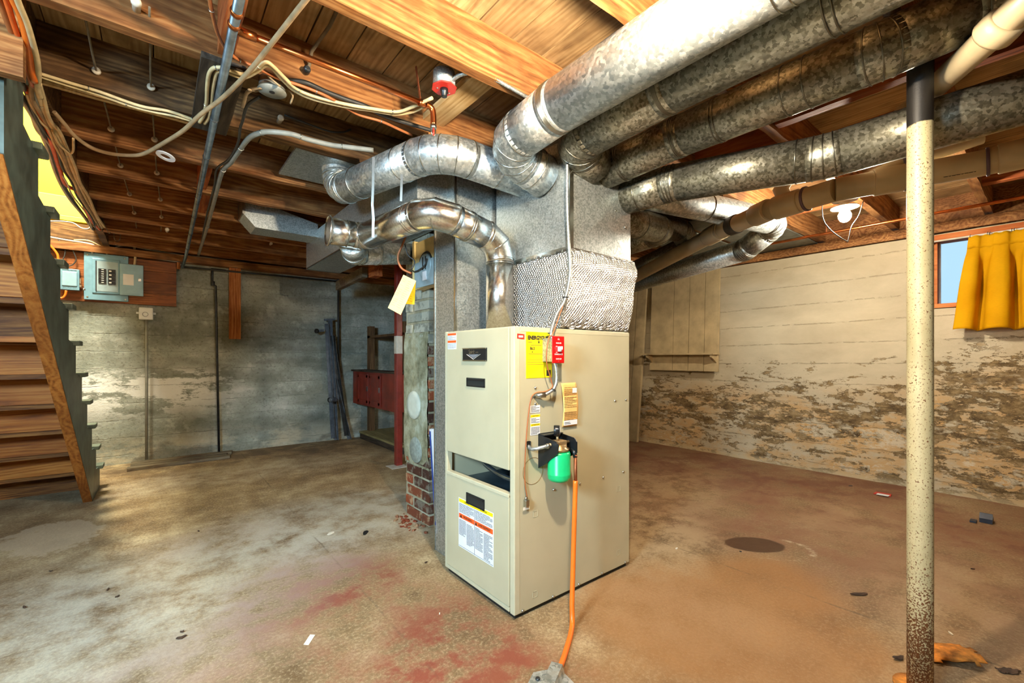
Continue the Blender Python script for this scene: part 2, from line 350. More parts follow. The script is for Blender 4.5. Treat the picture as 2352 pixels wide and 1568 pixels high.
wood('joist_wood', (88, 52, 24), (148, 98, 52), (188, 140, 86), 'X', dirt=(70, 42, 22), dirtamt=.5)
wood('joist_old', (58, 40, 22), (112, 80, 46), (168, 128, 80), 'X', dirt=(46, 32, 20), dirtamt=.6)
wood('subfloor_wood', (122, 94, 60), (168, 136, 92), (198, 168, 120), 'Y', gscale=6, dirt=(86, 64, 38), dirtamt=.5)
wood('block_wood', (104, 48, 22), (160, 84, 40), (196, 122, 66), 'Y')
wood('pale_board', (172, 134, 84), (206, 172, 118), (226, 198, 148), 'Y', bump=.2)
wood('stair_orange', (120, 62, 16), (184, 108, 34), (214, 142, 62), 'X', rough=.55, gscale=6)
wood('stair_dark', (70, 36, 12), (128, 76, 26), (168, 112, 50), 'X', rough=.6)
wood('stringer_edge', (110, 62, 22), (164, 100, 40), (194, 132, 62), 'Y', rough=.6)
wood('backboard_wood', (92, 48, 22), (142, 82, 40), (178, 112, 58), 'X', rough=.5, dirt=(60, 34, 18))
wood('stud_wood', (124, 66, 32), (176, 108, 58), (200, 138, 84), 'Z')
wood('grey_timber', (70, 62, 48), (112, 100, 80), (146, 134, 108), 'X', dirt=(74, 40, 28), dirtamt=.5)
wood('dark_timber', (36, 30, 24), (66, 56, 46), (92, 80, 66), 'Y')
wood('shelf_wood', (64, 44, 28), (104, 76, 48), (136, 106, 70), 'Z')
wood('platform_wood', (96, 88, 56), (136, 126, 84), (164, 152, 108), 'Y')
wood('white_board', (190, 166, 124), (206, 184, 142), (216, 196, 156), 'Z', rough=.6, bump=.12, dirt=(160, 132, 92), dirtamt=.35)
wood('window_wood', (150, 80, 36), (190, 112, 56), (206, 134, 76), 'Y')
simple('cream_boards', (188, 168, 128), .6, var=.1, nscale=9, bump=.1)
simple('pan_grey', (112, 114, 102), .55, .3, var=.15)
simple('stringer_paint', (82, 96, 90), .42, var=.3, nscale=10, bump=.15)
simple('tread_paint', (90, 102, 90), .5, var=.3, nscale=14, bump=.2)
simple('red_paint', (126, 44, 30), .4, var=.18, nscale=8)
simple('red_post_paint', (132, 46, 38), .35, var=.12)
simple('white_paint', (206, 200, 184), .5, var=.08)
galv('galvanized', (186, 192, 190), (160, 168, 168), (214, 219, 217), (.34, .52), 85)
galv('galvanized_dull', (132, 129, 113), (98, 95, 80), (156, 153, 138), (.34, .5), 105)
galv('galvanized_sheet', (184, 190, 188), (158, 166, 164), (204, 210, 208), (.34, .48), 150)
galv('flue_metal', (222, 220, 212), (204, 202, 194), (234, 232, 226), (.2, .25), 140, 1.0)
simple('seam_metal', (184, 188, 184), .25, 1.0, var=.1)
simple('seam_dark', (124, 122, 110), .35, 1.0, var=.1)
simple('steel_dark', (70, 74, 76), .4, .8, var=.2)
simple('pipe_steel', (120, 134, 142), .3, .9, var=.2)
simple('iron_grey', (100, 108, 116), .5, .35, var=.2)
simple('screw_metal', (190, 190, 180), .3, 1.0, var=.05)
def foil():
    n = N('foil_wrap'); c = n.coord(rot=(0, 0, 0)); w = n.new('ShaderNodeTexCoord').outputs['Object']
    x, y, z = n.xyz(w); s = n.math('ADD', x, y)
    q = n.math('MULTIPLY', n.math('SINE', n.math('ADD', n.math('MULTIPLY', s, 330), n.math('MULTIPLY', z, 60))), n.math('SINE', n.math('SUBTRACT', n.math('MULTIPLY', z, 330), n.math('MULTIPLY', s, 60))))
    cr = n.noise(w, 30, 5, .6)
    n.out(n.ramp(cr, [(.3, (186, 186, 184)), (.7, (228, 228, 226))]), .32, .9, n.bump(n.math('ADD', n.math('MULTIPLY', q, .7), n.math('MULTIPLY', cr, .8)), .8, .010))
foil()
simple('furnace_enamel', (184, 177, 146), .38, var=.035, nscale=5)
simple('furnace_edge', (192, 186, 156), .38, var=.03)
simple('black_base', (26, 27, 25), .6)
simple('black_plastic', (22, 26, 28), .35)
simple('inside_dark', (70, 84, 92), .4, .6)
simple('handle_recess', (34, 40, 40), .4)
simple('white_sticker', (226, 228, 230), .5, var=.02)
simple('yellow_sticker', (246, 218, 10), .5, var=.02)
simple('orange_sticker', (238, 92, 30), .5, var=.02)
simple('amber_paper', (246, 196, 116), .7, var=.05)
simple('cream_paper', (232, 214, 140), .7, var=.05)
simple('yellow_paper', (250, 200, 20), .7, var=.04)
simple('ink_black', (30, 28, 26), .6)
simple('ink_grey', (110, 112, 116), .6)
simple('ink_brown', (130, 96, 50), .7)
simple('red_plate', (190, 16, 18), .3, var=.05)
simple('red_dull', (196, 46, 34), .4, var=.05)
simple('switch_white', (236, 234, 224), .3, var=.02)
simple('filter_green', (20, 186, 112), .3, var=.06)
simple('brass_tan', (176, 148, 106), .35, .6)
simple('orange_plastic', (240, 118, 30), .35, var=.06)
simple('orange_dark', (228, 100, 34), .45, var=.1)
simple('copper', (214, 126, 70), .28, 1.0, var=.12)
simple('copper_old', (150, 86, 54), .45, .8, var=.2)
simple('cable_cream', (206, 184, 138), .5, var=.1)
simple('cable_white', (204, 202, 190), .45, var=.08)
simple('cable_grey', (138, 140, 132), .5, var=.1)
simple('cable_tan', (156, 132, 98), .6, var=.15)
simple('cable_brown', (164, 96, 50), .5, var=.1)
simple('cable_black', (48, 46, 42), .5)
simple('cloth_wire', (112, 98, 76), .9, var=.2)
simple('porcelain', (214, 204, 184), .25, var=.06)
simple('pvc', (196, 180, 146), .42, var=.07, nscale=7)
simple('pvc_cement', (92, 74, 92), .5)
simple('rubber', (74, 70, 60), .6)
simple('panel_blue', (112, 152, 168), .4, .15, var=.07)
simple('panel_light', (140, 176, 190), .4, .1, var=.05)
simple('box_white', (216, 220, 218), .4, var=.03)
simple('cream_enamel', (226, 204, 140), .45, var=.04)
simple('grey_enamel', (150, 172, 178), .45, .1, var=.06)
simple('rust_scale', (196, 124, 44), .85, var=.35, nscale=30, bump=.6)
simple('brown_leaf', (66, 46, 30), .8, var=.3)
simple('blue_plastic', (34, 44, 60), .4)
simple('paper_white', (224, 216, 196), .7, var=.03)
simple('cement_disc', (196, 200, 184), .6, var=.06)
simple('cement_grey', (142, 150, 140), .75, var=.14, nscale=50, bump=.3)
def pole_mat():
    n = N('pole_paint'); w = n.world(); x, y, z = n.xyz(w)
    f = n.noise(w, 190, 3, .6); g = n.noise(w, 7, 5, .6)
    amt = n.math('ADD', n.math('MULTIPLY', n.sstep(z, .55, .1), .17), n.math('MULTIPLY', n.math('SUBTRACT', g, .5), .14))
    rust = n.sstep(n.math('ADD', f, amt), .58, .66); chip = n.sstep(n.noise(n.world(scale=(1, 1, .5)), 22, 4, .6), .70, .73)
    col = n.ramp(g, [(.3, (176, 166, 128)), (.7, (202, 192, 152))]); col = n.mix(n.math('MAXIMUM', rust, chip), col, (104, 62, 30))
    zz = n.math('ADD', z, n.math('MULTIPLY', n.math('SUBTRACT', g, .5), .05)); col = n.mix(n.sstep(zz, 1.862, 1.868), col, (26, 24, 22))
    n.out(col, .5, .05, n.bump(f, .2, .003))
pole_mat()
def brick_mat(name, cols, dirt):
    n = N(name); c = n.coord(); r = n.new('ShaderNodeObjectInfo').outputs['Random']; f = n.noise(c, 40, 4, .7); g = n.noise(n.world(), 11, 5, .7)
    col = n.ramp(r, [(0, cols[0]), (.5, cols[1]), (1, cols[2])]); col = n.mix(n.math('MULTIPLY', f, .6), col, n.mix(.5, col, (40, 30, 22), 'MULTIPLY'))
    col = n.mix(n.math('MULTIPLY', n.sstep(g, .48, .6), .7), col, dirt); n.out(col, .9, 0, n.bump(f, .6, .006), .2)
brick_mat('brick_red', ((128, 62, 40), (150, 78, 48), (112, 66, 46)), (176, 152, 116))
brick_mat('brick_white', ((168, 168, 150), (186, 184, 166), (150, 154, 140)), (104, 106, 94))
brick_mat('brick_dark', ((74, 46, 34), (94, 54, 38), (60, 44, 36)), (128, 122, 106))
def mortar():
    n = N('mortar'); w = n.world(); f = n.noise(w, 26, 6, .7); g = n.noise(w, 5, 6, .65)
    col = n.ramp(g, [(.3, (112, 104, 80)), (.5, (156, 150, 124)), (.7, (182, 178, 156))]); n.out(col, .95, 0, n.bump(f, .7, .01), .15)
mortar()
def plaster():
    n = N('pier_plaster'); w = n.world(); f = n.noise(w, 32, 6, .7); g = n.noise(w, 7, 7, .68)
    col = n.ramp(g, [(.32, (98, 92, 66)), (.5, (146, 144, 116)), (.68, (180, 182, 160))]); n.out(col, .9, 0, n.bump(n.math('ADD', f, g), .6, .012), .15)
plaster()
def curtain_mat():
    n = N('curtain_cloth'); c = n.coord(); f = n.noise(n.coord(scale=(1, 1, 5)), 60, 4, .6); g = n.noise(c, 5, 4)
    col = n.ramp(n.math('ADD', n.math('MULTIPLY', f, .4), n.math('MULTIPLY', g, .6)), [(.3, (206, 150, 4)), (.7, (238, 190, 24))])
    n.out(col, .8, 0, n.bump(f, .15, .002), .1)
    tr = n.new('ShaderNodeBsdfTranslucent', {'Color': lin((255, 205, 10))}); mx = n.new('ShaderNodeMixShader', {0: .4, 1: n.p.outputs[0], 2: tr.outputs[0]})
    n.t.links.new(mx.outputs[0], n.t.nodes['Material Output'].inputs[0])
curtain_mat()
def glass_mat():
    n = N('window_glass'); n.p.inputs['Transmission Weight'].default_value = 1; n.out((226, 238, 246), n.math('ADD', .02, n.math('MULTIPLY', n.noise(n.coord(), 9, 5), .12)), 0); n.p.inputs['IOR'].default_value = 1.1
glass_mat()
def emit(name, col, st):
    n = N(name); n.p.inputs['Emission Color'].default_value = lin(col); n.p.inputs['Emission Strength'].default_value = st; n.out((255, 255, 250), .4)
emit('bulb_glow_a', (255, 234, 204), 2500); emit('bulb_glow_b', (255, 241, 218), 1700)
# ---------------------------------------------------------------- room shell
def rough(p, a, s=3.0):
    q = V(p) * s
    return a * (noise.noise(q) + .5 * noise.noise(q * 2.7 + V((5, 3, 1))) + .25 * noise.noise(q * 7))
XL, XR, YF, YB, ZJ, ZF = -1.5, 4.95, -1.75, 6.05, 2.2, 2.4
floor = MB().grid(130, 156, lambda u, v: V((XL + (5.1 - XL)*u, YF + (6.2 - YF)*v, rough((u*6.6, v*7.9, 0), .0025, 2)))).build('floor', 'floor_concrete', loc=(0, 0, 0), label='stained concrete cellar floor with worn red paint and ochre silt', kind='structure')
MB().grid(110, 40, lambda u, v: V((XL + (5.1 - XL)*u, YB + rough((u*6.6, v*2.1, 3), .012, 2.2), -.02 + 2.15*v))).build('wall_back', 'wall_grey', loc=(0, 0, 0), label='grey board-formed concrete wall with white salt blooms', kind='structure')
HY0, HY1, HZ0, HZ1 = -.62, .63, 1.53, 2.04
def wr(u, v):
    y = YF + (6.15 - YF) * u; z = -.02 + 2.12 * v
    return V((XR + rough((u*7.9, v*2.1, 9), .014, 2.4), y, z))
wall_r = MB().grid(158, 42, wr, skip=lambda u, v: HY0 - .02 < YF + (6.15-YF)*u < HY1 + .02 and HZ0 - .02 < -.02 + 2.12*v < HZ1 + .02).build('wall_right', 'wall_peeling', loc=(0, 0, 0), label='cream painted board-formed wall, paint peeling off its lower half', kind='structure')
m = MB()
for a in ((5.0, 5.2, YF, HY0-.03, 0, 2.1), (5.0, 5.2, HY1+.03, 6.2, 0, 2.1), (5.0, 5.2, HY0-.03, HY1+.03, 0, HZ0-.03), (5.0, 5.2, HY0-.03, HY1+.03, HZ1+.03, 2.1)): m.box(*a)
m.build('wall_core', 'wall_plain', wall_r)
MB().box(XL-.2, XL, YF, -.1, 0, 2.4).box(XL-.2, XL, 1.2, 6.2, 0, 4.9).box(XL-.2, XL, -.1, 1.2, 0, 1.42).box(XL-.2, XL, -.1, 1.2, 2.02, 2.4).build('wall_left', 'wall_plain', loc=(0, 0, 0), label='rough cellar wall beside the stairs', kind='structure')
MB().box(XL-.2, 5.2, YF-.2, YF, 0, 2.4).build('wall_front', 'wall_plain', loc=(0, 0, 0), label='rough cellar wall behind the viewer', kind='structure')
# cellar window left of the camera that lets the cool daylight in
wl = thing('window_2', 'small cellar window in the left wall', None, (XL, .55, 1.42), kind='structure')
m = MB()
for a in ((-1.62, -1.48, -.1, -.05, 1.42, 2.02), (-1.62, -1.48, 1.15, 1.2, 1.42, 2.02), (-1.62, -1.48, -.05, 1.15, 1.42, 1.47), (-1.62, -1.48, -.05, 1.15, 1.97, 2.02)): m.box(*a)
m.build('window_frame', 'window_wood', wl)
MB().box(-1.56, -1.55, -.05, 1.15, 1.47, 1.97).build('pane', 'window_glass', wl)
# stairwell above
well = thing('wall_stairwell', 'stairwell walls above the cellar stairs, bright yellow end wall', None, (-.95, 6.0, 2.42), kind='structure')
MB().box(XL, -.42, 6.06, 6.2, 2.12, 4.9).build('end_wall', 'plaster_yellow', well)
MB().box(XL, -.42, 6.035, 6.06, 2.47, 2.66, .006).box(XL, -.42, 6.02, 6.06, 2.42, 2.47, .006).build('baseboard', 'trim_pale_yellow', well)
MB().box(-.42, -.3, 2.2, 6.2, 2.47, 4.9).build('side_wall', 'plaster_white', well)
MB().box(XL-.2, -.3, 2.3, 6.2, 4.9, 5.0).build('hall_ceiling', 'plaster_white', well)
MB().box(XL, -.42, .2, 2.2, 2.46, 2.48).build('landing', 'platform_wood', well)
MB().box(XL-.2, -.3, .9, 1.0, 2.47, 5.0).box(-.42, -.3, 1.0, 2.2, 2.47, 5.0).box(XL-.2, -.3, 1.0, 2.3, 4.9, 5.0).build('hall_wall', 'plaster_white', well)

# ceiling: joists and subfloor planks
ceil = thing('ceiling', 'open timber ceiling of brown joists under tan subfloor planks', None, (0, 0, ZF), kind='structure')
def beam(L, w, h, axis, seg, jit, mat, name):
    b = MB(); k = random.random()*90
    sx, sy, sz = {'X': (L, w, h), 'Y': (w, L, h), 'Z': (w, h, L)}[axis]
    b.box(-sx/2, sx/2, -sy/2, sy/2, -sz/2, sz/2)
    i = 'XYZ'.index(axis); es = [e for e in b.b.edges if abs((e.verts[0].co - e.verts[1].co)[i]) > .9*L]
    bmesh.ops.subdivide_edges(b.b, edges=es, cuts=seg, use_grid_fill=True)
    for v in b.b.verts: v.co += V((noise.noise(v.co*9 + V((k, 0, 0))), noise.noise(v.co*9 + V((0, k, 0))), noise.noise(v.co*9 + V((0, 0, k))))) * jit
    return meshof(b, name, mat)
JY = [-1.34, -.79, -.24, .31, .86, 1.40, 1.95, 2.47, 3.05, 3.59, 4.175, 4.69, 5.23, 5.77]
jm_long = beam(6.5, .045, .2, 'X', 60, .004, 'joist_wood', 'joist_long'); jm_short = beam(5.36, .045, .2, 'X', 50, .004, 'joist_wood', 'joist_short'); jm_old = beam(5.36, .055, .2, 'X', 50, .007, 'joist_old', 'joist_old')
for y in JY:
    if abs(y-2.47) < .01: place('joist', jm_old, ceil, (-.36 + 2.68, y + .023, ZJ + .1))
    elif y < 2.6: place('joist', jm_long, ceil, (XL + 3.25, y + .023, ZJ + .1))
    else: place('joist', jm_short, ceil, (-.36 + 2.68, y + .023, ZJ + .1))
place('trimmer', beam(3.85, .05, .2, 'Y', 30, .004, 'joist_old', 'trimmer'), ceil, (-.387, 4.14, ZJ + .1))
place('stair_header', beam(1.16, .045, .37, 'X', 12, .004, 'joist_wood', 'stair_header'), ceil, (-.925, 2.18, 2.215))
place('rim_board', beam(7.9, .05, .2, 'Y', 20, .003, 'joist_wood', 'rim_board'), ceil, (5.02, 2.2, ZJ + .1))
place('rim_board', beam(6.6, .05, .24, 'X', 20, .003, 'joist_old', 'rim_back'), ceil, (1.8, 6.05, ZJ + .085))
place('sill_plate', beam(6.6, .14, .07, 'X', 20, .003, 'joist_wood', 'sill_back'), ceil, (1.8, 6.0, 2.165))
place('sill_plate', beam(7.9, .16, .075, 'Y', 20, .003, 'joist_wood', 'sill_right'), ceil, (5.0, 2.2, 2.145))
pm = beam(7.75, .158, .022, 'Y', 12, .0015, 'subfloor_wood', 'plank_long'); ps = beam(3.92, .158, .022, 'Y', 8, .0015, 'subfloor_wood', 'plank_short')
x = XL + .02
while x < 5.1:
    if x < -.5: place('plank', ps, ceil, (x + .08, YF + 1.96, ZF + .011 + random.uniform(-.002, .002)))
    else: place('plank', pm, ceil, (x + .08, YF + 3.88, ZF + .011 + random.uniform(-.002, .002)), rot=(0, 0, random.choice((0, math.pi))))
    x += .1635
MB().box(XL, 5.2, YF-.1, 2.2, ZF+.035, ZF+.06).box(-.42, 5.2, 2.2, 2.5, ZF+.035, ZF+.06).box(-.42, 5.2, 2.5, 6.2, ZF+.035, ZF+.06).build('floor_above', 'platform_wood', ceil)
# blocking between joists
for (x0, y0, y1, mt) in ((.20, 1.45, 1.95, 'block_wood'), (2.35, .36, .86, 'block_wood'), (3.05, .36, .86, 'block_wood'), (2.6, .91, 1.4, 'block_wood'), (3.9, .91, 1.4, 'block_wood'), (.235, 3.1, 3.59, 'block_wood'), (.27, 3.63, 4.17, 'block_wood'), (2.45, -.2, .31, 'block_wood'), (4.2, -.2, .31, 'block_wood')):
    place('blocking', beam(y1 - y0, .05, .18, 'Y', 6, .003, mt, 'blocking'), ceil, (x0, (y0+y1)/2, ZJ + .11))
# flat nailer boards under the joists
place('nailer', beam(.62, .14, .022, 'Y', 4, .002, 'dark_timber', 'nailer'), ceil, (.195, 2.24, ZJ - .012))
place('nailer', beam(.7, .09, .02, 'X', 4, .002, 'pale_board', 'nailer'), ceil, (-.12, 2.56, ZJ + .04), rot=(math.pi/2, 0, 0))
place('nailer', beam(.52, .11, .03, 'Y', 4, .002, 'pale_board', 'nailer_pale'), ceil, (1.07, 1.70, ZJ + .075))

# ---------------------------------------------------------------- window on the right wall
win = thing('window_1', 'bright cellar window with orange timber frame half behind the curtains', None, (XR, 0, HZ0), kind='structure')
for a in ((4.96, 5.06, HY1-.012, HY1+.025, HZ0-.03, HZ1+.03), (4.96, 5.06, HY0-.03, HY0+.03, HZ0-.03, HZ1+.03)): MB().box(*a).build('frame_side', 'window_wood', win)
MB().box(4.93, 5.06, HY0-.05, HY1+.05, HZ1-.005, HZ1+.05).build('head', 'window_wood', win)
MB().box(4.94, 5.06, HY0-.05, HY1+.03, HZ0-.03, HZ0+.004).build('window_sill', 'window_wood', win)
MB().box(5.03, 5.035, HY0, HY1, HZ0, HZ1).build('pane', 'window_glass', win)
m = MB(); m.box(5.02, 5.045, HY1-.024, HY1-.012, HZ0, HZ1).box(5.02, 5.045, -.01, .01, HZ0, HZ1).build('sash_bar', 'white_paint', win)
MB().box(5.0, 5.01, -.62, .66, 2.075, 2.10).build('flashing', 'steel_dark', win)
rod = thing('curtain_rod', 'thin white curtain rod across the cellar window head', 'curtain rod', (4.90, 0, 2.035))
MB().cyl((4.90, -.7, 2.035), (4.90, .66, 2.035), .007, 10).build('rod', 'white_paint', rod)
for yy in (-.68, .645): MB().box(4.895, 4.95, yy-.006, yy+.006, 2.022, 2.05).build('bracket', 'white_paint', rod)
def curtain(y0t, y1t, y0b, y1b, seed, label, nf=2.2):
    t = thing('curtain', label, 'curtain', (4.88, (y0t+y1t)/2, 1.31), 'mustard curtains at the cellar window')
    def fn(u, v):
        zt, zb = 2.025, 1.31; z = zt + (zb - zt) * v
        y = (y0t + (y1t-y0t)*u) * (1-v) + (y0b + (y1b-y0b)*u) * v
        ph = u * nf * 2 * math.pi + seed; sh = math.sin(ph); fold = math.copysign(abs(sh)**.55, sh)
        pinch = math.exp(-((v-.15)/.07)**2); amp = (.010 + .050 * min(1, v*1.6)) * (1 - .55*pinch)
        xx = 4.872 - amp * fold - .03*v + .006*math.sin(9*v + 5*u + seed)*v
        y += .022 * math.cos(ph + .5) * min(1, v*2) * (1 - pinch)
        return V((xx, y, z + .008*math.sin(ph)*v - .004*math.sin(u*40)*(1-v)))
    c = MB().grid(110, 40, fn).build('cloth', 'curtain_cloth', t); sm = c.modifiers.new('thick', 'SOLIDIFY'); sm.thickness = .003
    h = MB().grid(70, 4, lambda u, v: fn(u, .13*v) - V((.004, 0, 0))).build('heading', 'curtain_cloth', t); sm = h.modifiers.new('thick', 'SOLIDIFY'); sm.thickness = .003
    for u in (0.02, .3, .34, .68, .72, .98):
        p = fn(u, 0); MB().tube(spl([p + V((0, 0, -.02)), p + V((-.008, 0, .01)), V((4.90, p.y, 2.047)), V((4.912, p.y, 2.03))], 4), .0018, 6).build('hook', 'steel_dark', t)
curtain(.43, .11, .50, .085, .6, 'left mustard-yellow pleated curtain with clear window pane beside it')
curtain(.075, -.5, .07, -.5, 2.4, 'right mustard-yellow pleated curtain cut by the picture edge', 3.2)
# white cover boards and jamb on the right wall
wp = thing('wall_cover', 'cream tongue-and-groove wall cover with a narrow shelf, on the peeling wall', 'wall panel', (4.9, 2.8, .94))
xt, xb = 4.895, 4.845
def wpx(z): return xb + (xt - xb) * (z - .94) / 1.15
ys = [3.235, 2.92, 2.72, 2.53, 2.365]
for i in range(4):
    a, b = ys[i], ys[i+1]
    MB().poly([(wpx(.94), a, .94), (wpx(.94), b+.006, .94), (wpx(2.09), b+.006, 2.09), (wpx(2.09), a, 2.09)], (.022, 0, 0)).build('board', 'cream_boards', wp)
MB().box(4.72, 4.87, 2.36, 3.3, 1.128, 1.147).build('shelf', 'cream_boards', wp)
for y in (2.385, 3.2): MB().poly([(4.855, y, 1.128), (4.735, y, 1.128), (4.735, y, 1.10), (4.80, y, 1.07), (4.855, y, 1.03)], (0, .02, 0)).build('bracket', 'cream_boards', wp)
MB().box(4.92, 4.945, 2.45, 3.2, 1.0, 2.06).build('backing', 'dark_timber', wp)
jb = thing('trim_1', 'cream painted door jamb boards behind the furnace', None, (4.86, 3.6, 0), kind='structure')
for y0, y1, mt in ((3.42, 3.55, 'cream_boards'), (3.56, 3.75, 'cream_boards'), (3.76, 3.95, 'cream_boards')):
    MB().poly([(4.83, y0, 0), (4.83, y1, 0), (4.93, y1-.09, 2.1), (4.93, y0-.09, 2.1)], (.04, 0, 0)).build('board', mt, jb)
MB().box(4.85, 4.87, 3.56, 3.585, .83, .875).build('strike_plate', 'copper_old', jb)
# ---------------------------------------------------------------- lamps
def lampholder(c, label, glow, r=.036, rb=.062):
    x, y, z = c; t = thing('ceiling_lamp', label, 'lamp', (x, y, 2.19))
    MB().lathe((x, y, 2.2), (0, 0, -1), [(rb, 0), (rb*1.03, .035), (rb*.9, .042)]).build('ceiling_box', 'steel_dark', t)
    MB().lathe((x, y, 2.158), (0, 0, -1), [(.06, 0), (.075, .012), (.07, .02), (.03, .03), (.024, .05)]).build('lampholder', 'porcelain', t)
    MB().lathe((x, y, z + .055), (0, 0, -1), [(.014, 0), (.016, .02), (r*.7, .035), (r, .06), (r*.96, .078), (r*.7, .097), (r*.3, .107), (.001, .109)], 20).build('bulb', glow, t)
    return t
lampholder(BULB_A, 'bare ceiling bulb overhead in front of the viewer', 'bulb_glow_a')
lb = lampholder((BULB_B[0], BULB_B[1], 2.05), 'glowing bare bulb in a round ceiling lampholder beside the drain pipe', 'bulb_glow_b', .037, .095)
MB().lathe((BULB_B[0], BULB_B[1], 2.112), (0, 0, -1), [(.03, 0), (.075, .012), (.078, .02)]).build('reflector', 'porcelain', lb)
pc = thing('pull_cord', 'thin cord hanging in a V below the glowing bulb', 'cord', (3.55, .85, 1.9))
MB().tube(spl([(3.409, 0.975, 2.146), (3.413, 0.972, 2.017), (3.447, 0.945, 1.945), (3.503, 0.9, 1.888), (3.541, 0.869, 1.859)]), .003, 6).build('cord', 'cable_black', pc)
MB().tube(spl([(3.621, 0.804, 2.126), (3.596, 0.824, 2.031), (3.561, 0.853, 1.96), (3.547, 0.864, 1.888), (3.541, 0.869, 1.857)]), .003, 6).build('cord', 'cable_black', pc)

# ---------------------------------------------------------------- furnace
FX0, FX1, FY0, FY1, FZ = 1.16, 1.94, 1.42, 1.985, 1.23
fu = thing('furnace', 'tall cream metal furnace cabinet with warning labels standing on the floor', 'furnace', (1.55, 1.7, 0))
MB().box(FX0+.012, FX1-.012, FY0+.012, FY1-.012, .002, .024).build('base', 'black_base', fu)
MB().box(FX0+.002, FX1, FY0, FY0+.006, .022, FZ-.014, .002).build('side_panel', 'furnace_enamel', fu)
MB().box(FX0+.002, FX1, FY1-.006, FY1, .022, FZ).build('side_panel', 'furnace_enamel', fu)
MB().box(FX1-.008, FX1, FY0+.006, FY1-.006, .022, FZ).build('back_panel', 'furnace_enamel', fu)
MB().box(FX0+.004, FX1-.001, FY0+.003, FY1, FZ-.004, FZ, .001).box(FX0+.03, FX1-.001, FY0-.001, FY0+.006, FZ-.022, FZ-.004, .001).build('top_panel', 'furnace_edge', fu)
MB().box(FX0-.002, FX0+.03, FY0-.001, FY0+.03, .022, FZ, .004).build('corner_post', 'furnace_edge', fu)
MB().box(FX0-.002, FX0+.03, FY1-.022, FY1+.001, .022, FZ, .004).build('corner_post', 'furnace_edge', fu)
du = MB().box(FX0-.006, FX0+.03, FY0+.032, FY1-.024, .622, FZ-.004, .004).build('upper_door', 'furnace_enamel', fu)
dl = MB().box(FX0-.006, FX0+.03, FY0+.032, FY1-.024, .046, .518, .004).build('lower_door', 'furnace_enamel', fu)
MB().box(FX0-.009, FX0+.02, FY0+.032, FY1-.024, .506, .524, .003).build('lip', 'furnace_edge', fu)
MB().box(FX0-.004, FX0+.03, FY0+.032, FY1-.024, .026, .044, .002).build('bottom_rail', 'furnace_edge', fu)
# burner vestibule seen through the slot between the doors
MB().box(FX0+.03, FX1-.3, FY0+.01, FY1-.01, .46, .47).box(FX0+.36, FX0+.37, FY0+.01, FY1-.01, .47, .8).build('vestibule', 'inside_dark', fu)
MB().tube(spl([(1.30, 1.90, .74), (1.26, 1.80, .60), (1.24, 1.68, .565), (1.23, 1.55, .555), (1.23, 1.44, .56)]), .012, 10).build('burner_conduit', 'pipe_steel', fu)
MB().tube(spl([(1.31, 1.90, .7), (1.28, 1.82, .585), (1.27, 1.68, .54), (1.26, 1.5, .535), (1.25, 1.44, .54)]), .008, 8).build('burner_wire', 'cable_white', fu)
MB().cyl((1.42, 1.72, .67), (1.28, 1.72, .67), .07, 20).build('burner_tube', 'steel_dark', fu)
def recess(door, yc, z0, z1, w=.148):
    o = MB().box(FX0-.0085, FX0-.004, yc-w/2, yc+w/2, z0, z1, .002).build('handle', 'handle_recess', door)
    MB().box(FX0-.0125, FX0-.006, yc-w/2+.006, yc+w/2-.006, z1-.012, z1-.004, .001).box(FX0-.0105, FX0-.006, yc-w/2, yc-w/2+.005, z0, z1).box(FX0-.0105, FX0-.006, yc+w/2-.005, yc+w/2, z0, z1).box(FX0-.0105, FX0-.006, yc-w/2, yc+w/2, z0, z0+.005).build('handle_rim', 'black_plastic', door)
recess(du, 1.697, .962, 1.003); recess(dl, 1.70, .405, .456)
FU, FVv = (0, -1, 0), (0, 0, 1)
bd = MB().box(FX0-.013, FX0-.005, 1.607, 1.801, 1.083, 1.143, .002).build('badge', 'black_plastic', fu)
MB().box(FX0-.0145, FX0-.012, 1.607, 1.801, 1.138, 1.143).box(FX0-.0145, FX0-.012, 1.607, 1.801, 1.083, 1.087).build('chrome_edge', 'screw_metal', bd)
text('Spirit', .029, (FX0-.0135, 1.722, 1.124), FU, FVv, 'screw_metal', bd, xs=.8); text('SERIES', .008, (FX0-.0135, 1.678, 1.122), FU, FVv, 'screw_metal', bd)
MB().poly([(FX0-.0135, 1.752, 1.113), (FX0-.0135, 1.66, 1.113), (FX0-.0135, 1.706, 1.094)], (-.0006, 0, 0)).build('arrow_emblem', 'ink_grey', bd)
def chev(p):
    a, b, c = p; m = MB(); m.bar(a, b, .001, .002, (1, 0, 0)); m.bar(b, c, .001, .002, (1, 0, 0)); return m
chev([(FX0-.0142, 1.762, 1.113), (FX0-.0142, 1.706, 1.09), (FX0-.0142, 1.650, 1.113)]).build('arrow_outline', 'switch_white', bd)
def lines(x0, x1, z0, z1, n, plane, depth, short=.0, th=None, seed=1):
    """rows of tiny print; plane 'X' = front (coordinates are y, z), 'Y' = side (x, z)"""
    rnd = random.Random(seed); m = MB(); st = (z0 - z1) / max(n, 1); th = th or abs(st) * .34
    for i in range(n):
        zz = z0 - st * (i + .5); a = x0; full = x1 if rnd.random() > .3 else x0 + (x1 - x0) * rnd.uniform(.55, .9)
        while abs(a - x0) < abs(full - x0) - 1e-6:
            w = abs(x1 - x0) * rnd.uniform(.12, .3); b = a + math.copysign(min(w, abs(full - a)), x1 - x0)
            if plane == 'X': m.box(depth-.0004, depth, min(a, b), max(a, b), zz - th/2, zz + th/2)
            else: m.box(min(a, b), max(a, b), depth-.0004, depth, zz - th/2, zz + th/2)
            a = b + math.copysign(abs(x1-x0)*.025, x1-x0)
    return m
D = FX0 - .0066
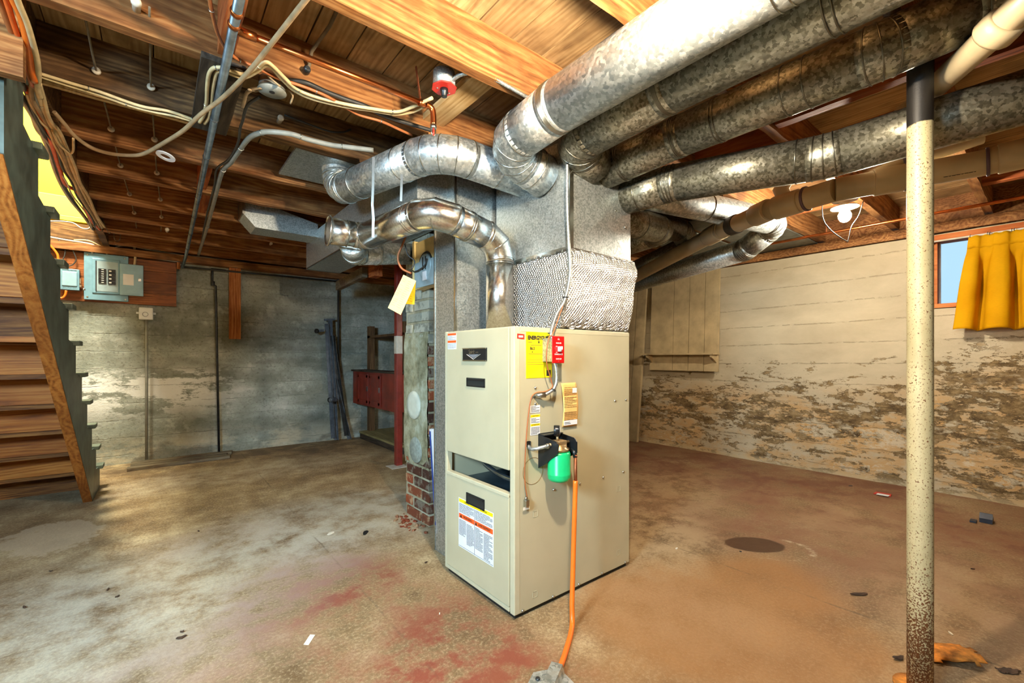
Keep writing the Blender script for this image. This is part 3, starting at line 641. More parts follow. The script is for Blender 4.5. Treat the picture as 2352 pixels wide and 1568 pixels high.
st = MB().box(FX0-.0066, FX0-.0055, 1.559, 1.846, .176, .414).build('warning_label', 'white_sticker', fu); tag(st, 'white bilingual warning label with yellow and orange bands')
MB().box(D-.0004, D, 1.563, 1.842, .394, .411).build('yellow_band', 'yellow_sticker', st)
MB().box(D-.0004, D, 1.71, 1.842, .318, .340).box(D-.0004, D, 1.563, 1.706, .318, .340).build('orange_band', 'orange_sticker', st)
text('CAUTION', .0095, (D-.0005, 1.775, .4025), FU, FVv, 'ink_black', st); text('ATTENTION', .0095, (D-.0005, 1.635, .4025), FU, FVv, 'ink_black', st)
text('WARNING', .0165, (D-.0005, 1.765, .329), FU, FVv, 'ink_black', st, xs=.95); text('AVERTISSEMENT', .0155, (D-.0005, 1.628, .329), FU, FVv, 'ink_black', st, xs=.84)
MB().poly([(D-.0006, 1.832, .321), (D-.0006, 1.814, .321), (D-.0006, 1.823, .337)], (-.0003, 0, 0)).poly([(D-.0006, 1.702, .321), (D-.0006, 1.686, .321), (D-.0006, 1.694, .337)], (-.0003, 0, 0)).build('hazard_triangle', 'ink_black', st)
for i, (a, b, z0, z1, nn) in enumerate(((1.84, 1.712, .39, .345, 9), (1.702, 1.566, .39, .345, 9), (1.84, 1.78, .312, .235, 13), (1.774, 1.712, .306, .205, 17), (1.702, 1.64, .312, .21, 17), (1.633, 1.566, .306, .186, 20))):
    lines(a, b, z0, z1, nn, 'X', D-.0002, seed=i).build('small_print', 'ink_black', st)
MB().box(D-.0006, D, 1.707, 1.709, .18, .39).box(D-.0006, D, 1.563, 1.842, .1815, .183).build('rule', 'ink_grey', st)
s2 = MB().box(FX0-.0066, FX0-.0055, 1.868, 1.95, 1.14, 1.221).build('warning_label', 'white_sticker', fu)
MB().box(D-.0004, D, 1.869, 1.949, 1.209, 1.22).box(D-.0004, D, 1.869, 1.949, 1.172, 1.184).build('orange_band', 'orange_sticker', s2)
for a in ((1.947, 1.87, 1.207, 1.186, 4), (1.947, 1.87, 1.17, 1.142, 6)): lines(*a, 'X', D-.0002, seed=a[4]).build('small_print', 'ink_grey', s2)
# stickers on the side
SU, SV, SD = (1, 0, 0), (0, 0, 1), FY0 - .001
eg = MB().box(1.222, 1.374, SD-.0006, FY0, 1.010, 1.209).build('energy_label', 'yellow_sticker', fu); tag(eg, 'yellow energy label with bold black heading')
text('ENERGYGUIDE', .0225, (1.300, SD-.0008, 1.183), SU, SV, 'ink_black', eg, xs=.92, thick=.0005, bold=.0011)
text('86.0', .0185, (1.257, SD-.0008, 1.137), SU, SV, 'ink_black', eg, xs=.85, bold=.0004)
MB().poly([(1.253, SD-.0008, 1.124), (1.261, SD-.0008, 1.124), (1.257, SD-.0008, 1.118)], (0, -.0003, 0)).poly([(1.288, SD-.0008, 1.168), (1.301, SD-.0008, 1.168), (1.2945, SD-.0008, 1.158)], (0, -.0003, 0)).box(1.2932, 1.2958, SD-.0011, SD-.0006, 1.166, 1.178).build('arrow', 'ink_black', eg)
MB().box(1.235, 1.365, SD-.001, SD-.0006, 1.1125, 1.1145).box(1.25, 1.365, SD-.001, SD-.0006, 1.094, 1.095).box(1.228, 1.365, SD-.001, SD-.0006, 1.087, 1.088).box(1.228, 1.36, SD-.001, SD-.0006, 1.158, 1.1587).box(1.247, 1.31, SD-.001, SD-.0006, 1.1503, 1.1525).box(1.228, 1.315, SD-.001, SD-.0006, 1.077, 1.0785).box(1.228, 1.322, SD-.001, SD-.0006, 1.068, 1.0695).box(1.233, 1.255, SD-.001, SD-.0006, 1.163, 1.166).build('small_print', 'ink_brown', eg)
MB().box(1.340, 1.366, SD-.001, SD-.0006, 1.017, 1.043).build('seal', 'ink_black', eg)
rs = MB().poly([(1.173, SD, 1.199), (1.212, SD, 1.197), (1.211, SD, 1.176), (1.172, SD, 1.178)], (0, -.0006, 0)).build('red_sticker', 'red_dull', fu)
MB().box(1.180, 1.204, SD-.0012, SD-.0006, 1.183, 1.191).build('white_window', 'white_sticker', rs)
for k, (z0, z1, yb) in enumerate(((.86, .892, None), (.764, .853, 1))):
    o = MB().box(1.246, 1.302, SD-.0006, FY0, z0, z1).build('caution_label', 'white_sticker', fu)
    if yb:
        MB().box(1.247, 1.301, SD-.001, SD-.0006, .841, .852).box(1.247, 1.301, SD-.001, SD-.0006, .803, .813).build('yellow_band', 'yellow_sticker', o)
        text('CAUTION', .008, (1.274, SD-.001, .8465), SU, SV, 'ink_black', o); text('ATTENTION', .0075, (1.274, SD-.001, .808), SU, SV, 'ink_black', o)
        for a in ((1.25, 1.298, .838, .816, 4), (1.25, 1.298, .799, .767, 6)): lines(*a, 'Y', SD-.0008, seed=a[4]).build('small_print', 'ink_black', o)
    else: lines(1.25, 1.298, z1-.003, z0+.003, 5, 'Y', SD-.0008, seed=4).build('small_print', 'ink_black', o)
for (x, z) in ((1.82, .878), (1.91, .877), (1.888, .505), (1.727, .503), (1.556, .503), (1.384, .507), (1.203, .03), (1.381, .03), (1.55, .03), (1.72, .03), (1.906, .03), (1.274, .968), (1.274, .899)):
    MB().lathe((x, FY0-.0005, z), (0, -1, 0), [(.006, 0), (.0062, .002), (.004, .0055), (.002, .006)], 8).build('screw', 'screw_metal', fu)
for (x, z) in ((1.277, .422), (1.274, .046+.03), (1.851, .423), (1.851, .096)):
    m = MB()
    for a in ((x-.0135, x+.0135, z+.012, z+.0135), (x-.0135, x+.0135, z-.0135, z-.012), (x-.0135, x-.012, z-.0135, z+.0135), (x+.012, x+.0135, z-.0135, z+.0135)): m.box(a[0], a[1], FY0-.0012, FY0+.001, a[2], a[3])
    m.build('knockout', 'furnace_edge', fu)
MB().ring((1.262, FY0-.0002, .61), (0, 1, 0), .057, .0011, 40, 6).build('knockout_ring', 'ink_brown', fu)
MB().box(1.226, 1.247, SD-.001, FY0, .715, .742, .004).build('slot', 'black_base', fu)
# paper tag hanging on the side
tg = thing('inspection_tag', 'amber printed paper tag taped to the furnace side', 'paper tag', (1.478, FY0-.01, .78))
MB().grid(8, 20, lambda u, v: V((1.428 + .098*u + .006*v, FY0 - .004 - .012*math.sin(v*3.1), .982 - .2*v))).build('paper', 'amber_paper', tg).modifiers.new('t', 'SOLIDIFY').thickness = .0008
for z0, z1, nn in ((.965, .925, 5), (.92, .868, 7), (.852, .812, 6)): lines(1.437, 1.517, z0, z1, nn, 'Y', FY0-.0172, seed=nn).build('small_print', 'ink_brown', tg)
MB().box(1.49, 1.518, FY0-.0178, FY0-.0165, .936, .958).box(1.434, 1.522, FY0-.0166, FY0-.0156, .79, .812).build('sticker', 'white_sticker', tg)
lines(1.44, 1.485, .806, .794, 2, 'Y', FY0-.0168, seed=3).build('stamp', 'ink_black', tg)
# emergency switch
sw = thing('emergency_switch', 'red oil burner emergency switch plate on a steel box above the filter', 'switch', (1.34, 1.40, 1.07))
MB().box(1.316, 1.372, 1.352, 1.419, 1.080, 1.182, .002).build('box', 'galvanized_sheet', sw)
pl = MB().box(1.308, 1.379, 1.346, 1.352, 1.074, 1.190, .0025).build('plate', 'red_plate', sw)
MB().box(1.338, 1.352, 1.334, 1.347, 1.124, 1.146, .002).box(1.341, 1.349, 1.326, 1.336, 1.132, 1.146, .001).build('toggle', 'switch_white', sw)
for tx, z, s in (('OIL', 1.176, .0085), ('BURNER', 1.160, .0085), ('EMERGENCY', 1.112, .0085), ('SWITCH', 1.092, .0085), ('ON', 1.146, .006), ('OFF', 1.120, .0045)):
    text(tx, s, (1.3435 if s > .007 else 1.331, 1.3455, z), SU, SV, 'switch_white', pl)
for z in (1.182, 1.082): MB().lathe((1.3435, 1.3462, z), (0, -1, 0), [(.0025, 0), (.002, .001)], 8).build('screw', 'screw_metal', pl)

def bx(pts, r, name, mat, parent, pitch=.006, k=10):
    p = spl(pts, k); L = sum((p[i+1]-p[i]).length for i in range(len(p)-1)); n_ = int(L / pitch * 2); q = []; acc = 0; j = 0; seg = (p[1]-p[0]).length
    for i in range(n_ + 1):
        d = L * i / n_
        while d > acc + seg + 1e-9 and j < len(p) - 2: acc += seg; j += 1; seg = (p[j+1]-p[j]).length
        q.append(p[j].lerp(p[j+1], min(1, (d-acc)/max(seg, 1e-9))))
    return MB().tube(q, r, 10, rf=lambda i: r * (1.0 if i % 2 else .78)).build(name, mat, parent)
ac = thing('armored_cable', 'silver armoured cable curving from the red switch into the furnace side', 'cable', (1.33, 1.4, .93))
bx([(1.345, 1.372, 1.082), (1.35, 1.368, 1.05), (1.352, 1.366, 1.0), (1.34, 1.37, .965), (1.315, 1.382, .945), (1.30, 1.39, .938)], .0085, 'armour', 'galvanized_sheet', ac)
MB().tube([(1.305, 1.385, .938), (1.285, 1.40, .936), (1.272, 1.419, .936)], .0115, 12).build('connector', 'screw_metal', ac)
MB().ring((1.336, 1.371, .958), (.6, 0, 1), .011, .0018, 14, 5).build('zip_tie', 'black_plastic', ac)
ac2 = thing('armored_cable', 'braided armoured cable climbing from the red switch along the plenum corner', 'cable', (1.45, 1.40, 1.19))
bx([(1.342, 1.385, 1.18), (1.345, 1.392, 1.215), (1.385, 1.40, 1.29), (1.432, 1.395, 1.36), (1.462, 1.392, 1.48), (1.462, 1.40, 1.62), (1.462, 1.41, 1.8), (1.462, 1.41, 2.0), (1.47, 1.415, 2.12)], .0085, 'armour', 'galvanized_sheet', ac2, k=8)
for z, x in ((1.205, 1.345), (1.37, 1.436), (1.98, 1.462)): MB().ring((x, 1.397, z), (0, 0, 1), .0125, .002, 14, 5).build('zip_tie', 'black_plastic', ac2)
tw = thing('thermostat_wire', 'thin pink-brown wire bowing past the red switch to a clip low on the furnace', 'wire', (1.25, 1.4, .48))
MB().tube(spl([(1.452, 1.395, 1.40), (1.39, 1.39, 1.28), (1.342, 1.382, 1.2), (1.312, 1.372, 1.185), (1.295, 1.368, 1.13), (1.298, 1.372, 1.075), (1.33, 1.378, 1.0), (1.333, 1.375, .97), (1.30, 1.385, .952), (1.268, 1.405, .948), (1.243, 1.412, .92), (1.225, 1.413, .82), (1.212, 1.413, .68), (1.21, 1.413, .58), (1.222, 1.411, .50)], 6), .0028, 7).build('wire', 'cable_brown', tw)
MB().box(1.206, 1.226, 1.40, 1.42, .468, .5, .004).lathe((1.214, 1.41, .5), (0, 0, 1), [(.007, 0), (.005, .01)], 10).build('clamp', 'screw_metal', tw)
MB().box(1.198, 1.232, 1.408, 1.4095, .457, .469).build('tag', 'paper_white', tw)
# oil filter
of = thing('oil_filter', 'green spin-on oil filter on a black bracket with gauge and braided hose', 'oil filter', (1.345, 1.345, .57))
MB().lathe((1.345, 1.345, .57), (0, 0, 1), [(.02, 0), (.04, .002), (.048, .01), (.049, .018), (.0502, .03), (.0502, .034), (.049, .036), (.049, .118), (.045, .126), (.03, .128)], 32).build('canister', 'filter_green', of)
MB().box(1.300, 1.39, 1.298, 1.3, .608, .611).build('band', 'filter_green', of) if False else None
MB().lathe((1.345, 1.345, .698), (0, 0, 1), [(.042, 0), (.044, .012), (.034, .014), (.034, .026), (.03, .03)], 24).build('head', 'brass_tan', of)
MB().box(1.322, 1.372, 1.322, 1.372, .722, .744, .004).build('head_block', 'brass_tan', of)
MB().poly([(1.292, 1.419, .765), (1.292, 1.419, .618), (1.292, 1.38, .64), (1.292, 1.30, .70), (1.292, 1.296, .735), (1.292, 1.31, .748)], (.004, 0, 0)).poly([(1.402, 1.419, .765), (1.402, 1.419, .68), (1.402, 1.33, .67), (1.402, 1.295, .69), (1.402, 1.295, .735), (1.402, 1.31, .752)], (.004, 0, 0)).box(1.292, 1.406, 1.416, 1.4195, .66, .768).box(1.292, 1.406, 1.38, 1.419, .762, .766).build('bracket', 'black_plastic', of)
MB().tube([(1.402, 1.345, .73), (1.285, 1.345, .73)], .008, 10).build('cross_pipe', 'brass_tan', of)
bx([(1.29, 1.345, .728), (1.262, 1.352, .724), (1.238, 1.375, .716), (1.234, 1.40, .712), (1.236, 1.425, .722)], .009, 'hose', 'galvanized_sheet', of, .005)
MB().lathe((1.272, 1.348, .726), (1, 0, 0), [(.011, 0), (.012, .012), (.009, .026)], 8).build('hose_fitting', 'screw_metal', of)
MB().cyl((1.335, 1.345, .744), (1.335, 1.345, .762), .006, 10).build('gauge_stem', 'brass_tan', of)
MB().lathe((1.326, 1.358, .785), (.72, -.69, 0), [(.022, 0), (.0235, .003), (.0235, .024), (.0205, .026)], 24).build('gauge', 'black_plastic', of)
MB().lathe((1.3448, 1.340, .785), (.72, -.69, 0), [(.02, 0), (.019, .0012)], 20).build('gauge_face', 'white_sticker', of); MB().obox((1.3225, 1.3345, .788), (.72, -.69, 0), (0, 0, 1), .012, .018, .003).build('gauge_sticker', 'white_sticker', of)
MB().tube([(1.404, 1.33, .70), (1.404, 1.312, .69), (1.404, 1.305, .668)], .0095, 10).build('outlet', 'black_plastic', of)
ol = thing('oil_line', 'orange plastic-coated oil line dropping from the filter to the floor cover', 'oil line', (1.35, 1.28, 0))
MB().tube([(1.404, 1.305, .68), (1.402, 1.303, .6), (1.40, 1.301, .555)], .0075, 10).build('copper_tail', 'copper_old', ol)
MB().tube(spl([(1.40, 1.301, .57), (1.392, 1.297, .48), (1.375, 1.287, .34), (1.353, 1.272, .2), (1.33, 1.255, .09), (1.31, 1.235, .028), (1.27, 1.205, .012), (1.21, 1.165, .010), (1.14, 1.12, .010), (1.07, 1.08, .012), (.98, 1.04, .012)], 8), .0105, 12).build('coating', 'orange_plastic', ol)
fc = thing('floor_cover', 'galvanized folded steel cover screwed down over the oil line', 'pipe cover', (1.0, 1.05, 0))
dv = V((-.1, -.055, 0)).normalized(); nv = V((-dv.y, dv.x, 0)); c0 = V((1.088, 1.098, .001))
def cp(a, b, z): q = c0 + dv*a + nv*b; return (q.x, q.y, z)
prof = [(-.075, .002), (-.028, .002), (-.02, .032), (.02, .032), (.028, .002), (.075, .002)]
m = MB(); top = [[m.b.verts.new(cp(a, b, z + .002)) for b, z in prof] for a in (0, .55)]
top[0][0].co = V(cp(.035, -.075, .004)); top[0][5].co = V(cp(.035, .075, .004))
for i in range(5): m.b.faces.new((top[0][i], top[1][i], top[1][i+1], top[0][i+1]))
o = m.build('cover', 'galvanized', fc); o.modifiers.new('t', 'SOLIDIFY').thickness = .0025
for a, b in ((.06, -.05), (.08, .052), (.4, -.05), (.4, .05)): MB().lathe(cp(a, b, .004), (0, 0, 1), [(.009, 0), (.008, .004), (.003, .005)], 10).build('screw', 'steel_dark', fc)

# ---------------------------------------------------------------- ducts
def duct(name, label, cat, pts, r, mat, fil=.12, gores=4, seams=(), seg=28, group=None, seam='seam_metal', openends=False):
    pts = [V(p) for p in pts]; t = thing(name, label, cat, tuple(pts[0]), group); cur = pts[0]
    def st_(a, b):
        if (b - a).length > .01: MB().tube([a, b], r, seg, cap=not openends).build('pipe', mat, t)
    def rg(c, d): MB().ring(c, d, r + .0005, .0028, seg, 6).build('seam', seam, t)
    for i in range(1, len(pts) - 1):
        a = (pts[i] - pts[i-1]).normalized(); b = (pts[i+1] - pts[i]).normalized(); ang = a.angle(b)
        f = fil[i-1] if isinstance(fil, (list, tuple)) else fil; L = f * math.tan(ang/2); p0 = pts[i] - a*L; p1 = pts[i] + b*L
        st_(cur, p0); nrm = (b - a).normalized(); cen = p0 + (nrm - a * nrm.dot(a)).normalized() * f; ax = a.cross(b).normalized()
        arc = [cen + (Matrix.Rotation(ang * k / gores, 3, ax) @ (p0 - cen)) for k in range(gores + 1)]
        # gore segments: straight pieces with mitred joints
        m = MB().tube([p0 - a*.02] + arc + [p1 + b*.02], r * 1.003, seg, cap=not openends)
        for fce in m.b.faces: fce.smooth = True
        m.build('elbow', mat, t)
        for k in range(gores + 1):
            d = a if k == 0 else b if k == gores else (arc[k+1] - arc[k-1])
            rg(arc[k], d)
        cur = p1
    st_(cur, pts[-1])
    for i, f in seams:
        a, b = pts[i], pts[i+1]; rg(a.lerp(b, f), b - a)
    return t
# supply plenum
PX0, PX1, PY0, PY1 = 1.50, 1.965, 1.43, 2.0
pn = thing('supply_plenum', 'galvanized sheet-metal plenum rising from the furnace to the round ducts', 'duct plenum', (1.73, 1.7, FZ))
def crease(face):
    m = MB()
    if face == 'x':
        P_ = [(PX0, PY0, 1.60), (PX0, PY1, 1.60), (PX0, PY1, 2.13), (PX0, PY0, 2.13)]; c = (PX0 - .012, (PY0+PY1)/2, 1.87)
    else:
        P_ = [(PX0, PY0, 1.60), (PX1, PY0, 1.60), (PX1, PY0, 2.13), (PX0, PY0, 2.13)]; c = ((PX0+PX1)/2, PY0 - .012, 1.80)
    vs = [m.b.verts.new(p) for p in P_]; cv = m.b.verts.new(c)
    for i in range(4): m.b.faces.new((vs[i], vs[(i+1) % 4], cv))
    return m
crease('x').build('side_sheet', 'galvanized_sheet', pn); crease('y').build('side_sheet', 'galvanized_sheet', pn)
MB().box(PX0+.001, PX1, PY0+.001, PY1, 1.60, 2.13).build('body', 'galvanized_sheet', pn)
MB().box(PX0-.006, PX0+.02, PY0-.006, PY0+.02, 1.60, 2.13).build('corner_seam', 'seam_metal', pn)
MB().box(PX0-.010, PX0, PY0, PY1, 1.597, 1.617).box(PX0, PX1+.008, PY0-.008, PY0, 1.597, 1.612).build('drive_cleat', 'seam_metal', pn)
for x, z in ((1.70, 1.86), (1.83, 1.85), (1.91, 1.78)): MB().lathe((x, PY0-.004, z), (0, -1, 0), [(.006, 0), (.005, .006)], 8).build('screw', 'screw_metal', pn)
fw = thing('foil_insulation', 'crinkled silver bubble-foil insulation wrapped around the plenum base', 'insulation', (1.73, 1.7, FZ))
def foilfn(u, v):
    per = [(PX0-.012, PY1+.01), (PX0-.012, PY0-.012), (PX1+.016, PY0-.012), (PX1+.016, PY1+.01)]
    k = u * 3; i = min(2, int(k)); f = k - i; a = V((*per[i], 0)); b = V((*per[i+1], 0)); p = a.lerp(b, f); z = FZ + .004 + (1.60 - FZ) * v
    nrm = V((-1, 0, 0)) if i == 0 else V((0, -1, 0)) if i == 1 else V((1, 0, 0))
    flare = (.004 if i == 0 else .02) * math.sin(math.pi * min(1, v*1.25)) + (.03*math.exp(-((v-.82)/.16)**2) if i >= 1 else .0)
    edge = math.exp(-(v/.09)**2) + .7*math.exp(-((1-v)/.06)**2)
    cr = edge * .016 * (noise.noise(V((u*75, v*5, 1))) - .4) + .004 * noise.noise(V((u*30, v*12, 4)))
    tap = V((PX0+.2, 1.72, 0)) - p; tap.z = 0
    p = p + nrm * (flare + cr) + tap * (.16 * (1 - v) ** 2 * (1 if i == 0 else .35) if False else 0)
    if i == 0 and f > .6: p.y -= 0
    lean = .06 * (1 - v) * (max(0, (f - .45) / .55) if i == 0 else 1)            # base reaches a little past the plenum corner
    p.x -= lean * (1 if i == 0 else (1 - f) if i == 1 else 0)
    p.x -= .05 * (1-v) * (0 if i == 0 else f if i == 1 else 1)
    return V((p.x, p.y, z + .006 * noise.noise(V((u*40, 9, v*4))) * edge))
MB().grid(240, 46, foilfn).build('wrap', 'foil_wrap', fw).modifiers.new('t', 'SOLIDIFY').thickness = .004
MB().grid(60, 3, lambda u, v: foilfn(u/3, .97 + .035*v) - V((.004, 0, 0))).build('tape', 'seam_metal', fw)
# round supply ducts
duct('supply_duct', 'bright galvanized round duct crossing the ceiling toward the viewer, uppermost of the bundle', 'duct', [(1.50, 1.60, 1.99), (1.236, 1.60, 2.06), (1.236, 1.25, 2.09), (1.236, -.9, 2.10)], .1, 'galvanized', [.14, .3], 4, [(2, .37), (2, .385), (0, .3)])
duct('supply_duct', 'mottled galvanized round duct just below the uppermost bright duct', 'duct', [(1.66, 1.43, 2.04), (1.46, 1.36, 2.07), (1.45, .9, 2.09), (1.45, -.9, 2.10)], .1, 'galvanized_dull', [.12, .3], 3, [(2, .28), (2, .292)], seam='seam_dark')
duct('supply_duct', 'mottled galvanized round duct with golden sheen ending in a boot above the steel pole', 'duct', [(1.755, 1.45, 2.035), (1.79, 1.05, 2.07), (1.80, .36, 2.075), (1.92, .12, 2.15), (1.945, .07, 2.395)], .087, 'galvanized_dull', [.2, .1, .08], 2, [(0, .3), (0, .33), (1, .25), (1, .27), (1, .62), (1, .72)], seam='seam_dark')
duct('supply_duct', 'mottled galvanized round duct swinging behind the steel pole to the right edge', 'duct', [(1.935, 1.45, 1.945), (1.975, 1.2, 1.955), (2.12, .60, 1.915), (2.25, -.05, 1.965), (2.4, -.9, 2.02)], .0875, 'galvanized_dull', [.25, .5, .5], 2, [(0, .35), (1, .85)], seam='seam_dark')
duct('supply_duct', 'galvanized round duct branching left off the plenum and bending up between joists', 'duct', [(1.50, 1.76, 2.03), (1.02, 1.80, 2.065), (.845, 2.68, 2.085), (.835, 2.72, 2.395)], .087, 'galvanized', [.2, .1], 4, [(0, .35), (1, .3), (1, .75)])
duct('supply_duct', 'short galvanized duct with a blunt elbow right of the foil wrap', 'duct', [(1.96, 1.60, 1.89), (2.62, 1.64, 1.94), (2.72, 2.2, 1.93)], .088, 'galvanized_dull', [.12], 3, [(0, .5)], seam='seam_dark')
duct('supply_duct', 'galvanized duct running right from the plenum behind the drain pipe', 'duct', [(1.96, 1.88, 2.06), (3.2, 1.86, 2.09), (3.5, 1.95, 2.05), (4.08, 3.2, 1.99)], .088, 'galvanized_dull', [.15, .15], 3, [(0, .5)], seam='seam_dark')
duct('supply_duct', 'bright galvanized duct with a shiny elbow beside the glowing bulb, doubling back', 'duct', [(1.96, 1.68, 2.10), (3.52, 1.28, 2.075), (3.62, 1.55, 1.95), (4.25, 3.3, 1.90)], .088, 'galvanized', [.1, .12], 4, [(0, .55), (2, .75)], seam='seam_dark')
# return drop and trunk
rd = thing('return_drop', 'tall rectangular galvanized return duct standing on the floor behind the furnace', 'duct', (1.57, 2.13, 0))
MB().box(1.24, 1.9, 2.02, 2.24, .0, 2.16).build('body', 'galvanized_sheet', rd)
MB().box(1.236, 1.246, 2.014, 2.026, .0, 2.16).box(1.236, 1.244, 2.234, 2.244, 0, 2.16).build('corner_seam', 'seam_metal', rd)
rt = thing('return_duct', 'rectangular galvanized return trunk hung under the joists toward the back wall', 'duct', (1.2, 3.3, 1.9))
MB().box(1.06, 1.36, 2.1, 4.29, 1.9, 2.18).build('body', 'galvanized_sheet', rt)
MB().box(1.055, 1.065, 2.1, 4.295, 1.895, 1.903).box(1.055, 1.36, 4.285, 4.295, 1.895, 1.903).build('seam', 'seam_metal', rt)
jb2 = thing('joist_boot', 'shallow grey sheet-metal boot between joists beside the return trunk', 'duct', (.8, 4.1, 2.1))
MB().poly([(.60, 3.92, 2.11), (1.06, 3.92, 2.11), (1.06, 3.92, 2.22), (.52, 3.92, 2.34), (.52, 3.92, 2.20)], (0, .24, 0)).build('body', 'galvanized_sheet', jb2)
MB().box(.512, .53, 3.915, 4.165, 2.2, 2.36).build('flange', 'screw_metal', jb2)
MB().box(.58, .98, 2.52, 2.98, 2.215, 2.23).build('joist_pan', 'galvanized_sheet', None, None, 'flat grey sheet-metal pan under the joists beside the left duct bend', 'sheet metal')
p2 = thing('joist_pan', 'wide grey-green sheet-metal pans closing the joist bays near the right wall', 'sheet metal', (4.2, 1.7, 2.19))
MB().box(3.35, 4.94, 1.45, 1.95, 2.19, 2.2).build('pan', 'pan_grey', p2); MB().box(3.6, 4.94, 2.0, 2.45, 2.19, 2.2).build('pan', 'pan_grey', p2)
# flue
fl = duct('flue_pipe', 'polished flue pipe rising behind the furnace front and bending left to the chimney', 'flue pipe', [(1.395, 1.83, FZ), (1.395, 1.83, 1.70), (1.0, 1.82, 1.785), (.914, 2.46, 1.778), (.722, 2.478, 1.784)], .073, 'flue_metal', [.11, .12, .05], 2, [(0, .75), (1, .5), (1, .53), (2, .25), (2, .28), (3, .5)])
MB().lathe((.722, 2.478, 1.784), (V((.722, 2.478, 1.784)) - V((.914, 2.46, 1.778))), [(.077, -.01), (.083, -.004), (.083, .003), (.076, .004), (.072, -.02), (.072, -.06)], 28).build('tee_rim', 'flue_metal', fl)
MB().lathe((.722, 2.478, 1.784), (V((.722, 2.478, 1.784)) - V((.914, 2.46, 1.778))), [(.0715, -.012), (.0715, -.009)], 28).build('damper_disc', 'inside_dark', fl)
fp2 = duct('chimney_connector', 'dull flue connector running from the tee under the flue to the brick chimney', 'flue pipe', [(.86, 2.52, 1.75), (.93, 2.66, 1.725), (1.40, 2.78, 1.81)], .07, 'galvanized', [.06], 3, [(1, .3), (1, .32)])
# hanger straps
hs = thing('hanger_strap', 'perforated steel strap hanging the left duct and flue from the joists', 'strap', (.86, 1.98, 2.2))
def strap(pts, w=.011):
    m = MB()
    for i in range(len(pts)-1): m.bar(pts[i], pts[i+1], .0015, w, (.8, -.6, 0))
    return m
strap([(0.759, 1.932, 2), (0.758, 1.933, 1.883), (0.755, 1.935, 1.785), (0.759, 1.932, 1.726), (0.758, 1.933, 1.687), (0.758, 1.933, 1.638)]).build('strap', 'screw_metal', hs)
hs2 = thing('hanger_strap', 'short steel strap between the left duct and the flue bend', 'strap', (0.874, 1.89, 1.934))
strap([(0.876, 1.889, 1.938), (0.874, 1.89, 1.878), (0.873, 1.892, 1.815)]).build('strap', 'screw_metal', hs2)
# ---------------------------------------------------------------- brick chimney pier
CX0, CX1, CY0, CY1 = 1.37, 1.86, 2.555, 2.905
ch = thing('chimney', 'old brick chimney pier, whitewashed above, with two round flue covers', 'chimney', (1.6, 2.75, 0))
MB().box(CX0+.008, CX1, CY0+.008, CY1-.008, 0, 2.39).build('core', 'mortar', ch)
def brickmesh(sx, sy, sz, mat, i):
    m = MB().box(-sx/2, sx/2, -sy/2, sy/2, -sz/2, sz/2, .004)
    for v in m.b.verts: v.co += V([noise.noise(v.co*40 + V((i*7, k*3, 1))) for k in range(3)]) * .0035
    return meshof(m, 'brick', mat)
BM = {}
def bmesh_for(kind, mat):
    if (kind, mat) not in BM: BM[(kind, mat)] = [brickmesh(*((.1, .205, .058) if kind == 's' else (.205, .1, .058) if kind == 'l' else (.1, .098, .058)), mat, i) for i in range(3)]
    return random.choice(BM[(kind, mat)])
zc = .036; row = 0
def mtc(f): return random.choice(('brick_red', 'brick_red', 'brick_dark')) if .4 < zc < 1.15 else f()
while zc < 2.36:
    if zc > 1.2: mt = lambda: random.choice(('brick_white', 'brick_white', 'brick_white', 'brick_dark' if zc > 1.45 else 'brick_white'))
    elif zc > .45: mt = lambda: 'brick_white'
    else: mt = lambda: random.choice(('brick_red', 'brick_red', 'brick_dark'))
    ys_ = (CY0 + .1025, CY0 + .1025 + .217) if row % 2 else (CY0 + .049, CY0 + .049 + .165, CY1-.03)
    # face toward -X
    if row % 2:
        place('brick', bmesh_for('s', mtc(mt)), ch, (CX0 + .05 + random.uniform(-.003, .003), CY0 + .1025, zc)); place('brick', bmesh_for('h', mt()), ch, (CX0 + .05 + random.uniform(-.003, .003), CY1 - .062, zc))
    else:
        place('brick', bmesh_for('h', mtc(mt)), ch, (CX0 + .05 + random.uniform(-.003, .003), CY0 + .049, zc)); place('brick', bmesh_for('s', mt()), ch, (CX0 + .05 + random.uniform(-.003, .003), CY0 + .049 + .165, zc))
    # face toward -Y (bare)
    mr = lambda: random.choice(('brick_red', 'brick_red', 'brick_dark'))
    for k in range(2): place('brick', bmesh_for('l', mr()), ch, (CX0 + (.215 if row % 2 else .11) + .217*k + (.0 if row % 2 else .105), CY0 + .05 + random.uniform(-.003, .003), zc))
    zc += .074; row += 1
def plas(u, v):
    y = CY0 + .003 + (CY1 - CY0 - .003)*u; z = .36 + .92*v
    return V((CX0 - .008 + .006*noise.noise(V((u*4, v*9, 3))) + .012*max(0, abs(v-.5)*2-.8)/.2 , y + .012*noise.noise(V((v*14, u, 2)))*(1 if u < .1 else 0), z + .05*noise.noise(V((u*5, 7, v))) ))
MB().grid(16, 36, plas).build('plaster', 'pier_plaster', ch)
MB().lathe((CX0-.002, 2.745, .775), (-1, 0, 0), [(.092, 0), (.097, .008), (.092, .016), (.06, .019), (.001, .02)], 36).build('flue_cover', 'cement_disc', ch)
MB().lathe((CX0-.002, 2.72, .475), (-1, 0, 0), [(.086, 0), (.088, .006), (.083, .012), (.001, .013)], 36).build('flue_cover', 'cement_grey', ch)
m = MB()
for i in range(46):
    a = random.uniform(0, 6.28); rr = random.random()**.7; x_ = CX0 - .02 - .12*rr*abs(math.cos(a)); y_ = CY0 + .12 + .24*rr*math.sin(a); s_ = random.uniform(.006, .018)
    m.obox((x_, y_, s_*.3), (math.cos(a), math.sin(a), .2), (0, .3, 1), s_*1.5, s_*.7, s_)
